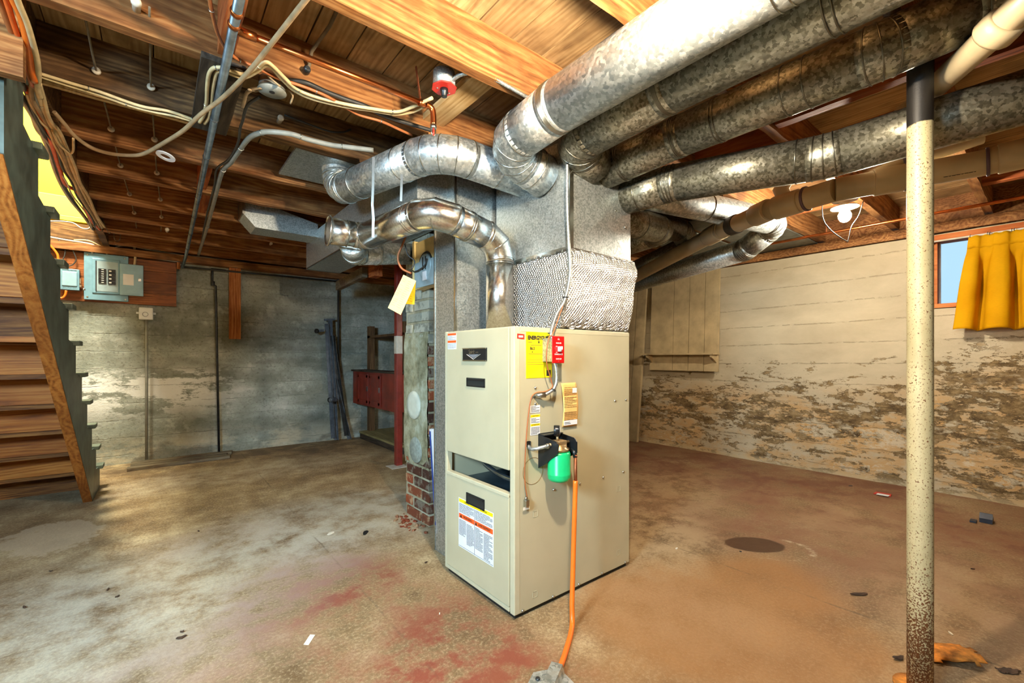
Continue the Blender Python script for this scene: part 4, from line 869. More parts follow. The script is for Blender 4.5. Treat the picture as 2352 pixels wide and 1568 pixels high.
m.build('rubble', 'brick_red', None, None, 'crumbled brick bits heaped at the chimney foot', 'rubble', kind='stuff')
cb = thing('control_box', 'cream metal draft control box with a round stamped disc beside the chimney', 'control box', (1.31, 2.45, 1.53))
MB().poly([(1.30, 2.35, 1.832), (1.30, 2.60, 1.832), (1.30, 2.60, 1.535), (1.30, 2.35, 1.545)], (.06, 0, 0)).build('body', 'cream_enamel', cb)
MB().box(1.292, 1.302, 2.35, 2.598, 1.54, 1.70).build('lower_plate', 'grey_enamel', cb)
MB().ring((1.297, 2.46, 1.665), (1, 0, 0), .085, .005, 40, 6).build('stamped_ring', 'steel_dark', cb)
MB().lathe((1.30, 2.46, 1.665), (-1, 0, 0), [(.08, 0), (.076, .01), (.07, .012)], 32).build('disc', 'grey_enamel', cb)
for y in (2.44, 2.475): MB().box(1.284, 1.29, y-.003, y+.003, 1.64, 1.72).build('slot', 'ink_black', cb)
MB().box(1.286, 1.291, 2.43, 2.48, 1.575, 1.63).build('sticker', 'white_sticker', cb)
MB().box(1.29, 1.33, 2.60, 2.625, 1.56, 1.845).build('mount_rail', 'cream_enamel', cb)
MB().tube(spl([(1.29, 2.62, 1.66), (1.28, 2.58, 1.645), (1.275, 2.50, 1.645), (1.275, 2.43, 1.66), (1.28, 2.41, 1.70)]), .004, 7).build('wire', 'cable_black', cb)
MB().tube(spl([(1.085, 2.273, 1.79), (1.066, 2.288, 1.729), (1.045, 2.305, 1.657), (1.06, 2.293, 1.596), (1.103, 2.258, 1.565)]), .006, 8).build('wire', 'cable_brown', cb)
MB().tube(spl([(1.075, 2.281, 1.729), (1.088, 2.27, 1.669), (1.117, 2.247, 1.633), (1.105, 2.256, 1.589)]), .004, 8).build('wire', 'cable_black', cb)
tc = (1.053, 2.26, 1.454)
def tagp(name, corners, mat, label, off, nl):
    t = thing(name, label, 'paper tag', corners[3]); a, b, c, d = [V(q) for q in corners]
    MB().poly([a, b, c, d], V((-.0012, -.0012, 0))).build('paper', mat, t); m = MB(); u = (b-a); v = (d-a); nn = V((-.6, -.8, 0))*.0022
    for i in range(nl):
        for x0, x1 in ((.08, .42), (.5, .9)):
            if random.random() < .8:
                p = a + v*(.1 + .82*i/nl) + u*x0 + nn; q = a + v*(.1 + .82*i/nl) + u*(x0 + (x1-x0)*random.uniform(.5, 1)) + nn; m.bar(p, q, .0008, .0022, (-.6, -.8, 0))
    m.build('small_print', 'ink_brown', t)
tagp('service_tag', [(1.03, 2.201, 1.541), (1.083, 2.159, 1.508), (1.019, 2.21, 1.326), (0.965, 2.254, 1.364)], 'cream_paper', 'pale cream printed tag dangling beside the chimney', 0, 14)
tagp('service_tag', [(1.081, 2.238, 1.53), (1.109, 2.215, 1.518), (1.103, 2.22, 1.389), (1.066, 2.25, 1.392)], 'yellow_paper', 'small deep-yellow ruled tag behind the pale cream tag', 0, 9)
bxp = thing('white_carton', 'flat white carton with blue stripe wedged behind the furnace by the chimney', 'carton', (1.26, 2.3, 0))
MB().poly([(1.248, 2.244, 0.088), (1.263, 2.348, 0.673), (1.254, 2.264, 0.684), (1.237, 2.214, 0.1)], (.02, .01, 0)).build('panel', 'white_sticker', bxp)
MB().poly([(1.242, 2.242, 0.139), (1.261, 2.343, 0.661), (1.259, 2.325, 0.663), (1.241, 2.23, 0.143)], (-.002, -.002, 0)).build('stripe', simple('blue_stripe', (40, 70, 150), .5), bxp)
# red post
rp = thing('red_post', 'slim red painted post with a pale band in front of the cabinet', 'post', (1.918, 4.22, 0))
MB().box(1.885, 1.951, 4.187, 4.253, .0, 2.2, .008).build('shaft', 'red_post_paint', rp); MB().box(1.884, 1.952, 4.186, 4.254, 1.13, 1.32, .008).build('pale_band', 'white_paint', rp)
MB().box(1.80, 1.97, 4.10, 4.26, -.002, .004).build('foot_patch', 'white_paint', rp)
# shelf unit and red cabinet in the far corner
su = thing('storage_shelf', 'dark rough shelf frame on a plank platform in the far corner', 'shelf', (2.4, 5.3, 0))
for y in (5.86, 4.8): MB().box(2.25, 2.32, y, y+.09, .02, 1.52).build('post', 'shelf_wood', su)
MB().box(2.76, 2.83, 4.8, 4.9, .02, 1.95).build('post', 'shelf_wood', su)
MB().box(2.25, 2.84, 4.72, 5.95, 1.36, 1.39).build('shelf_board', 'shelf_wood', su)
for k in range(4): MB().box(2.14 + .155*k, 2.29 + .155*k, 4.66, 5.95, .075, .1).build('platform_plank', 'platform_wood', su)
MB().box(2.15, 2.19, 4.66, 5.95, .0, .075).build('platform_edge', 'dark_timber', su)
rc = thing('red_cabinet', 'dark red painted wall cabinet with panelled doors in the far corner', 'cabinet', (2.4, 5.4, .49))
MB().box(2.05, 2.245, 4.55, 5.93, .49, .915).build('body', 'red_paint', rc)
MB().box(2.03, 2.247, 4.5, 5.95, .915, .935).build('top', 'dark_timber', rc)
for y0, y1 in ((5.36, 5.72), (4.98, 5.33)):
    d_ = MB().box(2.035, 2.05, y0, y1, .51, .895, .003).build('door', 'red_paint', rc)
    MB().box(2.030, 2.036, y0+.02, y0+.05, .53, .875).box(2.030, 2.036, y1-.05, y1-.02, .53, .875).box(2.030, 2.036, y0+.02, y1-.02, .53, .56).box(2.030, 2.036, y0+.02, y1-.02, .845, .875).build('stile', 'red_paint', d_)
    MB().box(2.02, 2.036, y0+.01, y0+.02, .68, .74).build('latch', 'screw_metal', d_)
# folded bed frame
bf = thing('bed_frame', 'folded grey metal bed frame with casters leaning against the back wall', 'bed frame', (1.75, 5.8, 0))
A0, A1 = V((1.747, 5.93, 1.58)), V((1.834, 5.946, 0.015)); B0, B1 = V((1.785, 5.95, 1.384)), V((1.997, 5.928, 0.01))
for a, b, nm in ((A0, A1, 'rail'), (A0 + V((-.04, 0, -.05)), A1 + V((-.045, -.01, .03)), 'rail'), (B0 + V((.01, 0, -.5)), B1, 'rail'), (A0 + V((.03, 0, -.2)), B1 + V((-.04, 0, .05)), 'rail')):
    MB().bar(a, b, .045, .006, (0, 1, 0)).bar(a + V((.02, -.02, 0)), b + V((.02, -.02, 0)), .006, .04, (0, 1, 0)).build(nm, 'iron_grey' if a != A0 + V((.03, 0, -.2)) else 'steel_dark', bf)
MB().bar(A0 + V((-.07, -.01, 0)), A0 + V((.06, -.01, .01)), .03, .025).build('cross_bar', 'iron_grey', bf)
for p in ((1.568, 5.86, 1.429), (1.771, 6.242, 0.05), (1.869, 6.096, 0.03), (1.685, 5.72, 0.566)):
    p = V(p); MB().lathe(p, (1, .5, 0), [(.02, -.014), (.03, -.01), (.03, .01), (.02, .014)], 16).build('caster', 'black_plastic', bf); MB().bar(p, p + V((.09, 0, .01)), .02, .03).build('caster_bracket', 'iron_grey', bf)
MB().lathe(V((1.721, 5.7, 0.566)), (1, .5, 0), [(.02, -.05), (.03, -.03), (.02, 0), (.03, .03), (.02, .06)], 12).build('clamp', 'iron_grey', bf)
# supply pipes and boards on the back wall
def pipe(name, label, pts, r, mat, cat='pipe', cl=(), smooth=False, group=None):
    t = thing(name, label, cat, tuple(pts[0]), group); MB().tube(spl(pts) if smooth else pts, r, 12).build('run', mat, t)
    for c, d in cl: MB().lathe(c, d, [(r*1.5, -.025), (r*1.6, -.02), (r*1.6, .02), (r*1.5, .025)], 14).build('coupling', mat, t)
    return t
pipe('conduit', 'grey conduit running down the back wall from the white junction box', [(-.08, 5.985, .03), (-.08, 5.985, 1.49)], .013, 'cable_grey', 'conduit')
wb = thing('junction_box', 'white square junction box on the back wall below the breaker panel', 'junction box', (-.084, 6.0, 1.486))
MB().box(-.142, -.026, 5.945, 6.03, 1.49, 1.615, .008).build('box', 'box_white', wb); MB().ring((-.09, 5.944, 1.545), (0, 1, 0), .022, .002, 20, 5).build('knockout', 'ink_grey', wb)
for x in (-.152, -.016): MB().box(x-.012, x+.012, 6.0, 6.03, 1.55, 1.57).build('mounting_ear', 'box_white', wb)
pipe('water_pipe', 'thin dark iron pipe dropping down the back wall behind loose lumber', [(.62, 5.98, 2.09), (.49, 5.98, 2.09), (.49, 5.98, 1.92), (.52, 5.97, 1.9), (.55, 5.95, .02)], .012, 'steel_dark', cl=(((.495, 5.98, 1.93), (0, 0, 1)),))
pipe('water_pipe', 'horizontal dark pipe pair under the sill along the back wall', [(.2, 5.97, 2.08), (1.86, 5.97, 2.1)], .010, 'steel_dark')
pipe('water_pipe', 'black vertical pipe beside the folded bed frame', [(1.87, 5.97, .95), (1.87, 5.97, 2.15)], .014, 'cable_black', cl=(((1.87, 5.97, 2.1), (0, 0, 1)),))
MB().box(.65, .765, 5.975, 6.01, 1.31, 2.17).build('wall_stud', 'stud_wood', None, None, 'short orange-brown stud board fixed upright on the back wall', 'board')
MB().box(.17, .2, 5.94, 5.975, 2.05, 2.12).build('sill_block', 'stud_wood', None, None, 'small wood block at the right end of the panel backboard', 'board')
for i, (x0, x1, y0, y1, z0, lab) in enumerate(((-.22, .62, 5.60, 5.70, .002, 'front red-edged grey plank on the floor by the back wall'), (-.2, .6, 5.71, 5.80, .002, 'middle grey plank on the floor by the back wall'), (-.2, .66, 5.81, 5.93, .004, 'rear grey plank lying against the back wall'))):
    MB().poly([(x0, y0, z0), (x1, y0+.05, z0), (x1+.02, y1+.03, z0), (x0, y1, z0)], (0, 0, .03)).build('loose_plank', 'grey_timber', None, None, lab, 'plank')
sb = thing('timber_bracket', 'rough timber bracket under the joists beyond the return trunk', 'timber', (1.75, 5.1, 1.95))
MB().bar((1.655, 5.3, 1.932), (1.602, 4.3, 1.939), .05, .10).build('arm', 'grey_timber', sb); MB().box(1.62, 1.70, 4.1, 4.25, 1.88, 2.2).build('block', 'block_wood', sb)
# breaker panel on its plank backboard
bb = thing('backboard', 'wide brown plank backboard carrying the breaker panel', 'backboard', (-.5, 6.0, 1.647))
for i in range(4):
    z0 = 1.647 + .118*i; MB().box(-1.25, .168, 5.985, 6.02, z0+.0015, z0+.1165).build('plank', 'backboard_wood', bb)
ep = thing('breaker_panel', 'blue-grey electrical breaker panel with its small door open', 'breaker panel', (-.38, 5.97, 1.66))
MB().box(-.55, -.222, 5.955, 5.985, 1.664, 2.125, .004).build('cover', 'panel_blue', ep)
MB().box(-.492, -.285, 5.945, 5.957, 1.73, 2.075, .006).build('raised_frame', 'panel_blue', ep)
dd = MB().box(-.462, -.30, 5.942, 5.947, 1.752, 2.05).build('deadfront', 'grey_enamel', ep)
MB().box(-.466, -.458, 5.938, 5.946, 1.752, 2.05).build('door_gap', 'ink_black', ep)
for c, x0 in enumerate((-.445, -.375)):
    for k in range(7 if c == 0 else 4):
        h = .019 if c == 0 else .036; z = 1.975 - (h + .002) * k
        b_ = MB().box(x0, x0+.056, 5.934, 5.943, z-h, z).build('breaker', 'black_plastic', ep)
        MB().box(x0 + (.022 if c == 0 else .008), x0 + (.04 if c == 0 else .026), 5.930, 5.935, z-h*.7, z-h*.35).build('toggle', 'switch_white', b_)
dr = MB().box(-.288, -.104, 5.925, 5.937, 1.726, 2.045, .006).build('door', 'panel_light', ep)
MB().box(-.262, -.128, 5.920, 5.926, 1.745, 2.03).build('door_inner', 'panel_light', dr); MB().box(-.262, -.18, 5.9185, 5.9205, 1.83, 1.94).build('circuit_chart', 'white_sticker', dr); MB().box(-.145, -.122, 5.914, 5.926, 1.875, 1.905).build('latch', 'screw_metal', dr)
for x, z in ((-.525, 2.1), (-.25, 2.1), (-.525, 1.69), (-.245, 1.685)): MB().lathe((x, 5.955, z), (0, -1, 0), [(.008, 0), (.006, .004)], 10).build('screw', 'screw_metal', ep)
dc = thing('disconnect_box', 'small grey-blue disconnect box with handwriting left of the breaker panel', 'disconnect box', (-.645, 5.96, 1.74))
MB().box(-.712, -.578, 5.925, 5.985, 1.742, 1.943, .004).build('box', 'panel_blue', dc); MB().box(-.697, -.593, 5.917, 5.927, 1.778, 1.918, .006).build('lid', 'panel_light', dc)
text('WATER HEATER', .0155, (-.645, 5.9243, 1.93), (1, 0, 0), (0, 0, 1), 'ink_black', dc, xs=.9)
m = MB()
for k in range(9): m.bar((-.69 + .0115*k, 5.9243, 1.754 + .004*(k % 2)), (-.684 + .0115*k, 5.9243, 1.768 - .003*(k % 3)), .001, .002, (0, -1, 0)); 
m.build('marker_scrawl', 'ink_black', dc)
MB().box(-.578, -.568, 5.93, 5.95, 1.81, 1.86).box(-.578, -.565, 5.93, 5.955, 1.775, 1.80).build('hasp', 'screw_metal', dc)
MB().cyl((-.56, 5.965, 1.76), (-.54, 5.965, 1.76), .014, 10).build('nipple', 'screw_metal', dc)
pipe('appliance_cable', 'orange cable looping down into the disconnect box', [(-0.829, 5.93, 2.2), (-0.784, 5.93, 2.159), (-0.734, 5.93, 2.085), (-0.722, 5.93, 2.033), (-0.724, 5.93, 1.918), (-0.727, 5.93, 1.811), (-0.737, 5.93, 1.724), (-0.724, 5.93, 1.671), (-0.695, 5.93, 1.662), (-0.675, 5.93, 1.692), (-0.669, 5.93, 1.734)], .0095, 'orange_plastic', 'cable', smooth=True)
pipe('wire_loop', 'black wire loop hanging on the backboard above the disconnect box', [(-0.723, 5.95, 2.212), (-0.681, 5.95, 2.147), (-0.681, 5.95, 2.073), (-0.694, 5.95, 2.022), (-0.686, 5.95, 1.981), (-0.659, 5.95, 1.971), (-0.621, 5.95, 1.997), (-0.603, 5.95, 2.047), (-0.621, 5.95, 2.114), (-0.629, 5.95, 2.173), (-0.621, 5.95, 2.21)], .005, 'cable_black', 'cable', smooth=True)
for lab, mt, r, pts in (('upper white cable curving into the breaker panel top', 'cable_white', .008, [(-0.832, 5.95, 2.233), (-0.659, 5.95, 2.217), (-0.522, 5.95, 2.21), (-0.474, 5.95, 2.192), (-0.462, 5.95, 2.129)]),
    ('lower white cable bending into the breaker panel corner', 'cable_white', .006, [(-0.832, 5.95, 2.168), (-0.706, 5.95, 2.172), (-0.615, 5.95, 2.171), (-0.54, 5.95, 2.181), (-0.511, 5.95, 2.156), (-0.487, 5.95, 2.117)]),
    ('pale cable arching into the middle of the breaker panel', 'cable_cream', .006, [(-0.618, 5.95, 2.228), (-0.522, 5.95, 2.239), (-0.449, 5.95, 2.209), (-0.408, 5.95, 2.181), (-0.382, 5.95, 2.124)]),
    ('long grey cable leaving the breaker panel along the back wall', 'cable_grey', .009, [(-0.322, 5.95, 2.133), (-0.318, 5.95, 2.195), (-0.275, 5.95, 2.229), (-0.171, 5.95, 2.235), (-0.072, 5.95, 2.221), (0.085, 5.95, 2.211), (0.223, 5.95, 2.203), (0.456, 5.95, 2.208), (0.726, 5.95, 2.201), (1.005, 5.95, 2.187), (1.272, 5.95, 2.175), (1.571, 5.95, 2.199), (1.72, 5.95, 2.161)]),
    ('second grey cable dipping beside the open panel door', 'cable_grey', .007, [(-0.256, 5.96, 2.126), (-0.232, 5.96, 2.174), (-0.151, 5.96, 2.175), (-0.061, 5.96, 2.145), (0.017, 5.96, 2.136), (0.223, 5.96, 2.129), (0.473, 5.96, 2.146), (0.732, 5.96, 2.133)]),
    ('thick cream cable dropping behind the open panel door', 'cable_cream', .011, [(-0.182, 5.96, 2.271), (-0.172, 5.96, 2.183), (-0.169, 5.96, 2.123), (-0.176, 5.96, 2.03)]),
    ('dark cable entering the breaker panel top', 'steel_dark', .011, [(-0.318, 5.96, 2.24), (-0.325, 5.96, 2.187), (-0.325, 5.96, 2.125)])):
    pipe('panel_cable', lab, pts, r, mt, 'cable', smooth=True)
# ---------------------------------------------------------------- stairs (climb toward the viewer; seen from below)
RISE, RUN, NS = .2, .26, 11
SX1, SX0 = -.408, -.453
sr = thing('staircase', 'wooden cellar staircase seen from beneath, dark green stringer and orange risers', 'staircase', (-.85, 4.6, 0))
ry = lambda k: 5.116 - RUN * (k - 1)            # riser plane of step k (1-based)
pts = []
for k in range(1, NS + 1): pts += [(ry(k), RISE*(k-1)), (ry(k), RISE*k - .028)]
lowz = lambda y: (4.64 - y) * .75
topy = 2.27
poly_ = [(SX0, y, z) for y, z in pts] + [(SX0, topy - .02, RISE*NS - .028), (SX0, topy - .02, lowz(topy - .02)), (SX0, 4.64, 0)]
def stringer(x0, x1):
    m = MB(); m.poly([(x0, p[1], p[2]) for p in poly_], (x1 - x0, 0, 0)); return m
stringer(SX0 + .006, SX1).build('stringer', 'stringer_paint', sr)
st2 = MB(); L0, L1 = (4.64, 0.0), (topy - .02, lowz(topy - .02))
st2.poly([(SX0 - .008, L0[0] + .008, 0), (SX0 - .008, L1[0] + .008, L1[1]), (SX0 - .008, L1[0] - .004, L1[1] - .006), (SX0 - .008, L0[0] - .012, 0)], (SX1 - SX0 + .006, 0, 0)).build('stringer_edge', 'stringer_edge', sr)
stringer(-1.45, -1.41).build('stringer', 'stair_dark', sr)
for k in range(1, NS + 1):
    MB().box(-1.41, SX0 + .004, ry(k) - .022, ry(k), RISE*(k-1) + .002, RISE*k - .03).build('riser', 'stair_orange' if 2 <= k <= 5 or k % 2 == 0 else 'stair_dark', sr)
    y0 = ry(k) - RUN - .004; t_ = MB().box(-1.41, SX0 + .004, max(y0, 2.25), ry(k) + .03, RISE*k - .03, RISE*k)
    t_.build('tread', 'stair_dark', sr); MB().box(SX0 + .004, SX1 + .028, y0 + .16, ry(k) + .034, RISE*k - .03, RISE*k, .004).build('nosing', 'tread_paint', sr)
MB().box(-1.41, -.5, ry(7) - .08, ry(7) - .03, 1.18, 1.21).build('cleat', 'stair_orange', sr)

_c = V((-.40, 4.6, 0)); sr.rotation_euler.z = -.01; sr.location = _c + Matrix.Rotation(-.01, 3, 'Z') @ (V((-.85, 4.6, 0)) - _c) + V((.028, 0, 0))
# ---------------------------------------------------------------- pole
po = thing('steel_pole', 'cream painted steel support pole with black top and rusty foot', 'support pole', (1.969, .287, 0))
MB().tube([(1.969, .287, z) for z in (0, .3, .6, .9, 1.2, 1.5, 1.8, 2.1, 2.19)], .0338, 32).build('shaft', 'pole_paint', po)
MB().box(1.90, 2.04, .22, .36, 2.188, 2.2).build('cap_plate', 'steel_dark', po); MB().lathe((1.969, .287, 0), (0, 0, 1), [(.07, 0), (.07, .006), (.04, .008)], 20).build('foot', 'rust_scale', po)

# ---------------------------------------------------------------- plastic drain pipes
dp = thing('drain_pipe', 'cream plastic drain pipe with wye fittings slanting past the glowing bulb', 'drain pipe', (3.05, 1.5, 1.95))
PV = [V(p) for p in ((3.80, 2.80, 1.89), (3.05, 1.52, 1.965), (2.78, 1.08, 1.955), (2.72, .72, 1.96), (2.90, .22, 1.975), (3.0, -.9, 2.0))]
MB().tube(PV[:3], .055, 24).build('pipe', 'pvc', dp); MB().tube(PV[2:4], .058, 24).build('pipe', 'pvc', dp); MB().tube(PV[3:], .057, 24).build('pipe', 'pvc', dp)
def coll(c, d, r, h, mat, nm): MB().lathe(c, d, [(r*.97, -h), (r, -h*.9), (r, h*.9), (r*.97, h)], 28).build(nm, mat, dp)
d01 = PV[0] - PV[1]; d12 = PV[1] - PV[2]; d34 = PV[4] - PV[3]; d45 = PV[5] - PV[4]
coll(PV[1], d01, .064, .07, 'pvc', 'coupling'); coll(PV[1].lerp(PV[2], .45), d12, .0625, .035, 'rubber', 'band_clamp'); coll(PV[1].lerp(PV[2], .95), d12, .064, .06, 'pvc', 'coupling')
coll(PV[2].lerp(PV[3], .35), PV[2]-PV[3], .066, .07, 'pvc', 'wye_hub'); coll(PV[2].lerp(PV[3], .62), PV[2]-PV[3], .0665, .006, 'pvc_cement', 'cement_ring')
coll(PV[3].lerp(PV[4], .4), d34, .064, .06, 'pvc', 'coupling'); coll(PV[3].lerp(PV[4], .52), d34, .0645, .007, 'pvc_cement', 'cement_ring'); coll(PV[4].lerp(PV[5], .02), d45, .063, .006, 'pvc_cement', 'cement_ring'); coll(PV[4].lerp(PV[5], .1), d45, .064, .06, 'pvc', 'coupling')
MB().tube([PV[2].lerp(PV[3], .35), PV[2].lerp(PV[3], .1) + V((.0, -.05, .1)), PV[2] + V((-.05, -.2, .25))], .038, 20).build('wye_branch', 'pvc', dp)
MB().tube([PV[3].lerp(PV[4], .15), PV[3].lerp(PV[4], .5) + V((.05, 0, .09)), PV[4] + V((.05, .0, .14))], .036, 20).build('wye_branch', 'pvc', dp)
coll(PV[3].lerp(PV[4], .5) + V((.045, 0, .082)), V((.1, -.3, .06)), .042, .012, 'pvc_cement', 'cement_ring')
MB().ring(PV[1] + V((-.06, -.09, 0)), d12, .059, .003, 28, 6).build('hanger_wire', 'cable_cream', dp); MB().cyl(PV[1] + V((-.06, -.09, .058)), PV[1] + V((-.06, -.09, .24)), .0025, 6).build('hanger_rod', 'steel_dark', dp)
m = MB(); q0 = PV[3].lerp(PV[4], .78); q1 = PV[4]
for k in range(16):
    a = q0.lerp(q1, k/17); m.obox(a + V((-.0405, -.0, -.0405)), q1 - q0, (0, 0, 1), .012 if k % 3 else .005, .006 + .003*(k % 2), .0006)
m.build('printed_code', 'ink_black', dp)
vp = thing('vent_pipe', 'cream plastic vent pipe with a wide collar rising to the upper right corner', 'vent pipe', (2.2, .3, 2.1))
VP = [V((1.68, -0.007, 2.034)), V((1.782, 0.104, 1.989)), V((2.356, 0.348, 2.112)), V((2.831, 0.671, 2.145))]
MB().tube(VP, .039, 24).build('pipe', 'pvc', vp); MB().lathe(VP[1], VP[1]-VP[0], [(.041, -.03), (.048, -.028), (.051, -.01), (.051, .012), (.046, .02)], 28).build('collar', 'pvc', vp)
MB().bar(VP[1] + V((-.05, 0, .06)), VP[1] + V((-.05, 0, .25)), .02, .003, (0, 1, 0)).build('hanger', 'pvc', vp)

# ---------------------------------------------------------------- copper pipes and sprinkler
sp = thing('sprinkler_line', 'copper pipe along a joist ending in a brass sprinkler head over the duct', 'copper pipe', (0.209, 1.713, 2.185))
c0 = V((0.206, 1.689, 2.17)); c1 = V((0.903, 1.683, 2.17)); cdir = (c1 - c0).normalized()
MB().tube([c0, c1 - cdir*.01], .0115, 14).build('pipe', 'copper', sp)
MB().tube(spl([c1 - cdir*.03, c1, c1 + cdir*.018 + V((0, 0, -.012)), c1 + cdir*.022 + V((0, 0, -.045)), c1 + cdir*.022 + V((0, 0, -.075))], 5), .0125, 14).build('elbow', 'copper', sp)
MB().lathe(c1 - cdir*.03, cdir, [(.0145, -.016), (.0145, .016)], 14).build('fitting', 'copper', sp); MB().lathe(c0 + cdir*.03, cdir, [(.015, -.025), (.015, .025)], 14).build('tee', 'copper', sp)
e = c1 + cdir*.022 + V((0, 0, -.075))
MB().lathe(e, (0, 0, -1), [(.0135, 0), (.014, .014), (.009, .016)], 12).tube([e + V((.009, 0, -.014)), e + V((.010, 0, -.035)), e + V((0, 0, -.05))], .0025, 6).tube([e + V((-.009, 0, -.014)), e + V((-.010, 0, -.035)), e + V((0, 0, -.05))], .0025, 6).build('sprinkler_head', 'screw_metal', sp)
MB().cyl(e + V((0, 0, -.016)), e + V((0, 0, -.046)), .004, 8).build('glass_bulb', 'red_dull', sp)
MB().bar(c1 - cdir*.04 + V((0, 0, .01)), c1 - cdir*.06 + V((-.01, -.02, .13)), .002, .012, (0, 1, 0)).build('strap', 'copper_old', sp)
rcp = thing('copper_pipe', 'thin copper pipe running the length of the right wall under the joists', 'copper pipe', (4.3, 1, 2.12))
MB().cyl((4.3, -.9, 2.12), (4.3, 3.2, 2.12), .0115, 12).build('pipe', 'copper', rcp); MB().cyl((4.3, 1.2, 2.12), (4.3, 1.2, 2.19), .003, 6).build('hanger', 'copper_old', rcp)
gp = thing('gas_pipe', 'long grey steel pipe running under the joists toward the back wall', 'pipe', (0.183, 1.426, 2.165))
ga, gb = V((0.191, 1.42, 2.165)), V((0.238, 5.693, 2.15)); gd = (gb - ga).normalized()
MB().tube([ga, gb, gb + V((-.03, .05, -.12))], .0145, 14).build('pipe', 'pipe_steel', gp)
for f in (.02, .035): MB().lathe(ga.lerp(gb, f + .02), gd, [(.017, -.01), (.019, 0), (.017, .01)], 14).build('collar', 'copper', gp)
for f in (.22, .33, .5, .62, .75, .9): MB().ring(ga.lerp(gb, f), gd, .0155, .002, 14, 5).build('clip', 'steel_dark', gp)

# ---------------------------------------------------------------- cables on the ceiling
def cable(lab, mat, r, pts, cat='cable', name='ceiling_cable', k=6, clips=0, group=None):
    t = thing(name, lab, cat, tuple(pts[0]), group); p = spl(pts, k); MB().tube(p, r, 8).build('run', mat, t)
    for i in range(clips):
        j = int((i + .5) / clips * (len(p) - 2)); MB().ring(p[j], p[j+1]-p[j], r + .001, .0018, 10, 5).build('staple', 'screw_metal', t)
cable('thick grey cable bundle bending across the ceiling toward the left duct', 'cable_grey', .0125, [(0.342, 5.635, 2.17), (0.324, 4.377, 2.17), (0.307, 3.596, 2.17), (0.295, 3.047, 2.17), (0.318, 2.856, 2.17), (0.331, 2.694, 2.17), (0.351, 2.488, 2.17), (0.382, 2.399, 2.17), (0.418, 2.352, 2.17), (0.504, 2.311, 2.17), (0.583, 2.316, 2.17), (0.689, 2.302, 2.17), (0.761, 2.272, 2.17), (0.874, 2.224, 2.17)], clips=6)
cable('dark wire running from the ceiling junction box down to the back wall', 'cable_black', .006, [(0.33, 2.06, 2.17), (0.301, 2.165, 2.17), (0.304, 2.326, 2.17), (0.305, 2.406, 2.17), (0.317, 2.578, 2.17), (0.305, 2.816, 2.17), (0.267, 3.005, 2.17), (0.281, 3.293, 2.17), (0.289, 3.737, 2.17), (0.304, 4.347, 2.17), (0.331, 5.126, 2.17)])
cable('pale frayed wire pigtail beside the ceiling junction box', 'cable_tan', .007, [(0.32, 1.965, 2.16), (0.296, 2.003, 2.16), (0.282, 2.051, 2.16), (0.283, 2.116, 2.16), (0.284, 2.172, 2.16)])
a_ = [(-0.35, 2.447, 2.185), (-0.267, 2.455, 2.185), (-0.181, 2.462, 2.185), (-0.056, 2.491, 2.185), (0.04, 2.465, 2.185), (0.123, 2.48, 2.185), (0.165, 2.495, 2.185), (0.177, 2.46, 2.185)]
cable('upper cream cable stapled along the old joist at the left', 'cable_cream', .0065, a_, clips=2)
cable('lower cream cable stapled along the old joist at the left', 'cable_cream', .0065, [(-0.353, 2.465, 2.183), (-0.27, 2.478, 2.183), (-0.183, 2.487, 2.183), (-0.087, 2.511, 2.183), (-0.014, 2.508, 2.183), (0.062, 2.492, 2.183), (0.124, 2.494, 2.183)], clips=1)
cable('cream cable pair looped over the dark nailer board', 'cable_cream', .007, [(0.153, 2.463, 2.172), (0.163, 2.38, 2.172), (0.164, 2.251, 2.172), (0.157, 2.122, 2.172), (0.155, 2.02, 2.172), (0.164, 1.97, 2.172), (0.183, 1.949, 2.172), (0.2, 1.944, 2.172), (0.254, 1.94, 2.172), (0.285, 1.872, 2.172), (0.31, 1.809, 2.172), (0.337, 1.82, 2.172), (0.383, 1.865, 2.172), (0.434, 1.91, 2.172), (0.504, 1.921, 2.172), (0.623, 1.897, 2.172), (0.728, 1.858, 2.172), (0.817, 1.816, 2.172), (0.853, 1.741, 2.172), (0.888, 1.626, 2.172)], clips=5)
cable('second cream cable beside the looped pair on the nailer', 'cable_cream', .0065, [(0.173, 2.466, 2.174), (0.183, 2.383, 2.174), (0.181, 2.241, 2.174), (0.176, 2.111, 2.174), (0.177, 2, 2.174), (0.187, 1.975, 2.174), (0.205, 1.97, 2.174), (0.259, 1.967, 2.174), (0.292, 1.9, 2.174), (0.314, 1.831, 2.174), (0.337, 1.838, 2.174), (0.378, 1.884, 2.174), (0.433, 1.933, 2.174), (0.511, 1.947, 2.174), (0.63, 1.92, 2.174), (0.735, 1.875, 2.174), (0.822, 1.84, 2.174), (0.875, 1.77, 2.174), (0.899, 1.675, 2.174)])
cable('long drooping tan cord crossing the left ceiling', 'cable_tan', .0085, [(0.364, 1.324, 2.17), (0.347, 1.424, 2.17), (0.301, 1.681, 2.16), (0.262, 1.883, 2.15), (0.206, 2.107, 2.14), (0.145, 2.262, 2.12), (0.092, 2.426, 2.1), (0.025, 2.6, 2.09), (-0.044, 2.759, 2.08), (-0.098, 2.831, 2.08), (-0.18, 2.896, 2.09), (-0.248, 2.922, 2.11), (-0.297, 2.871, 2.13), (-0.327, 2.826, 2.16), (-0.35, 2.777, 2.18)])
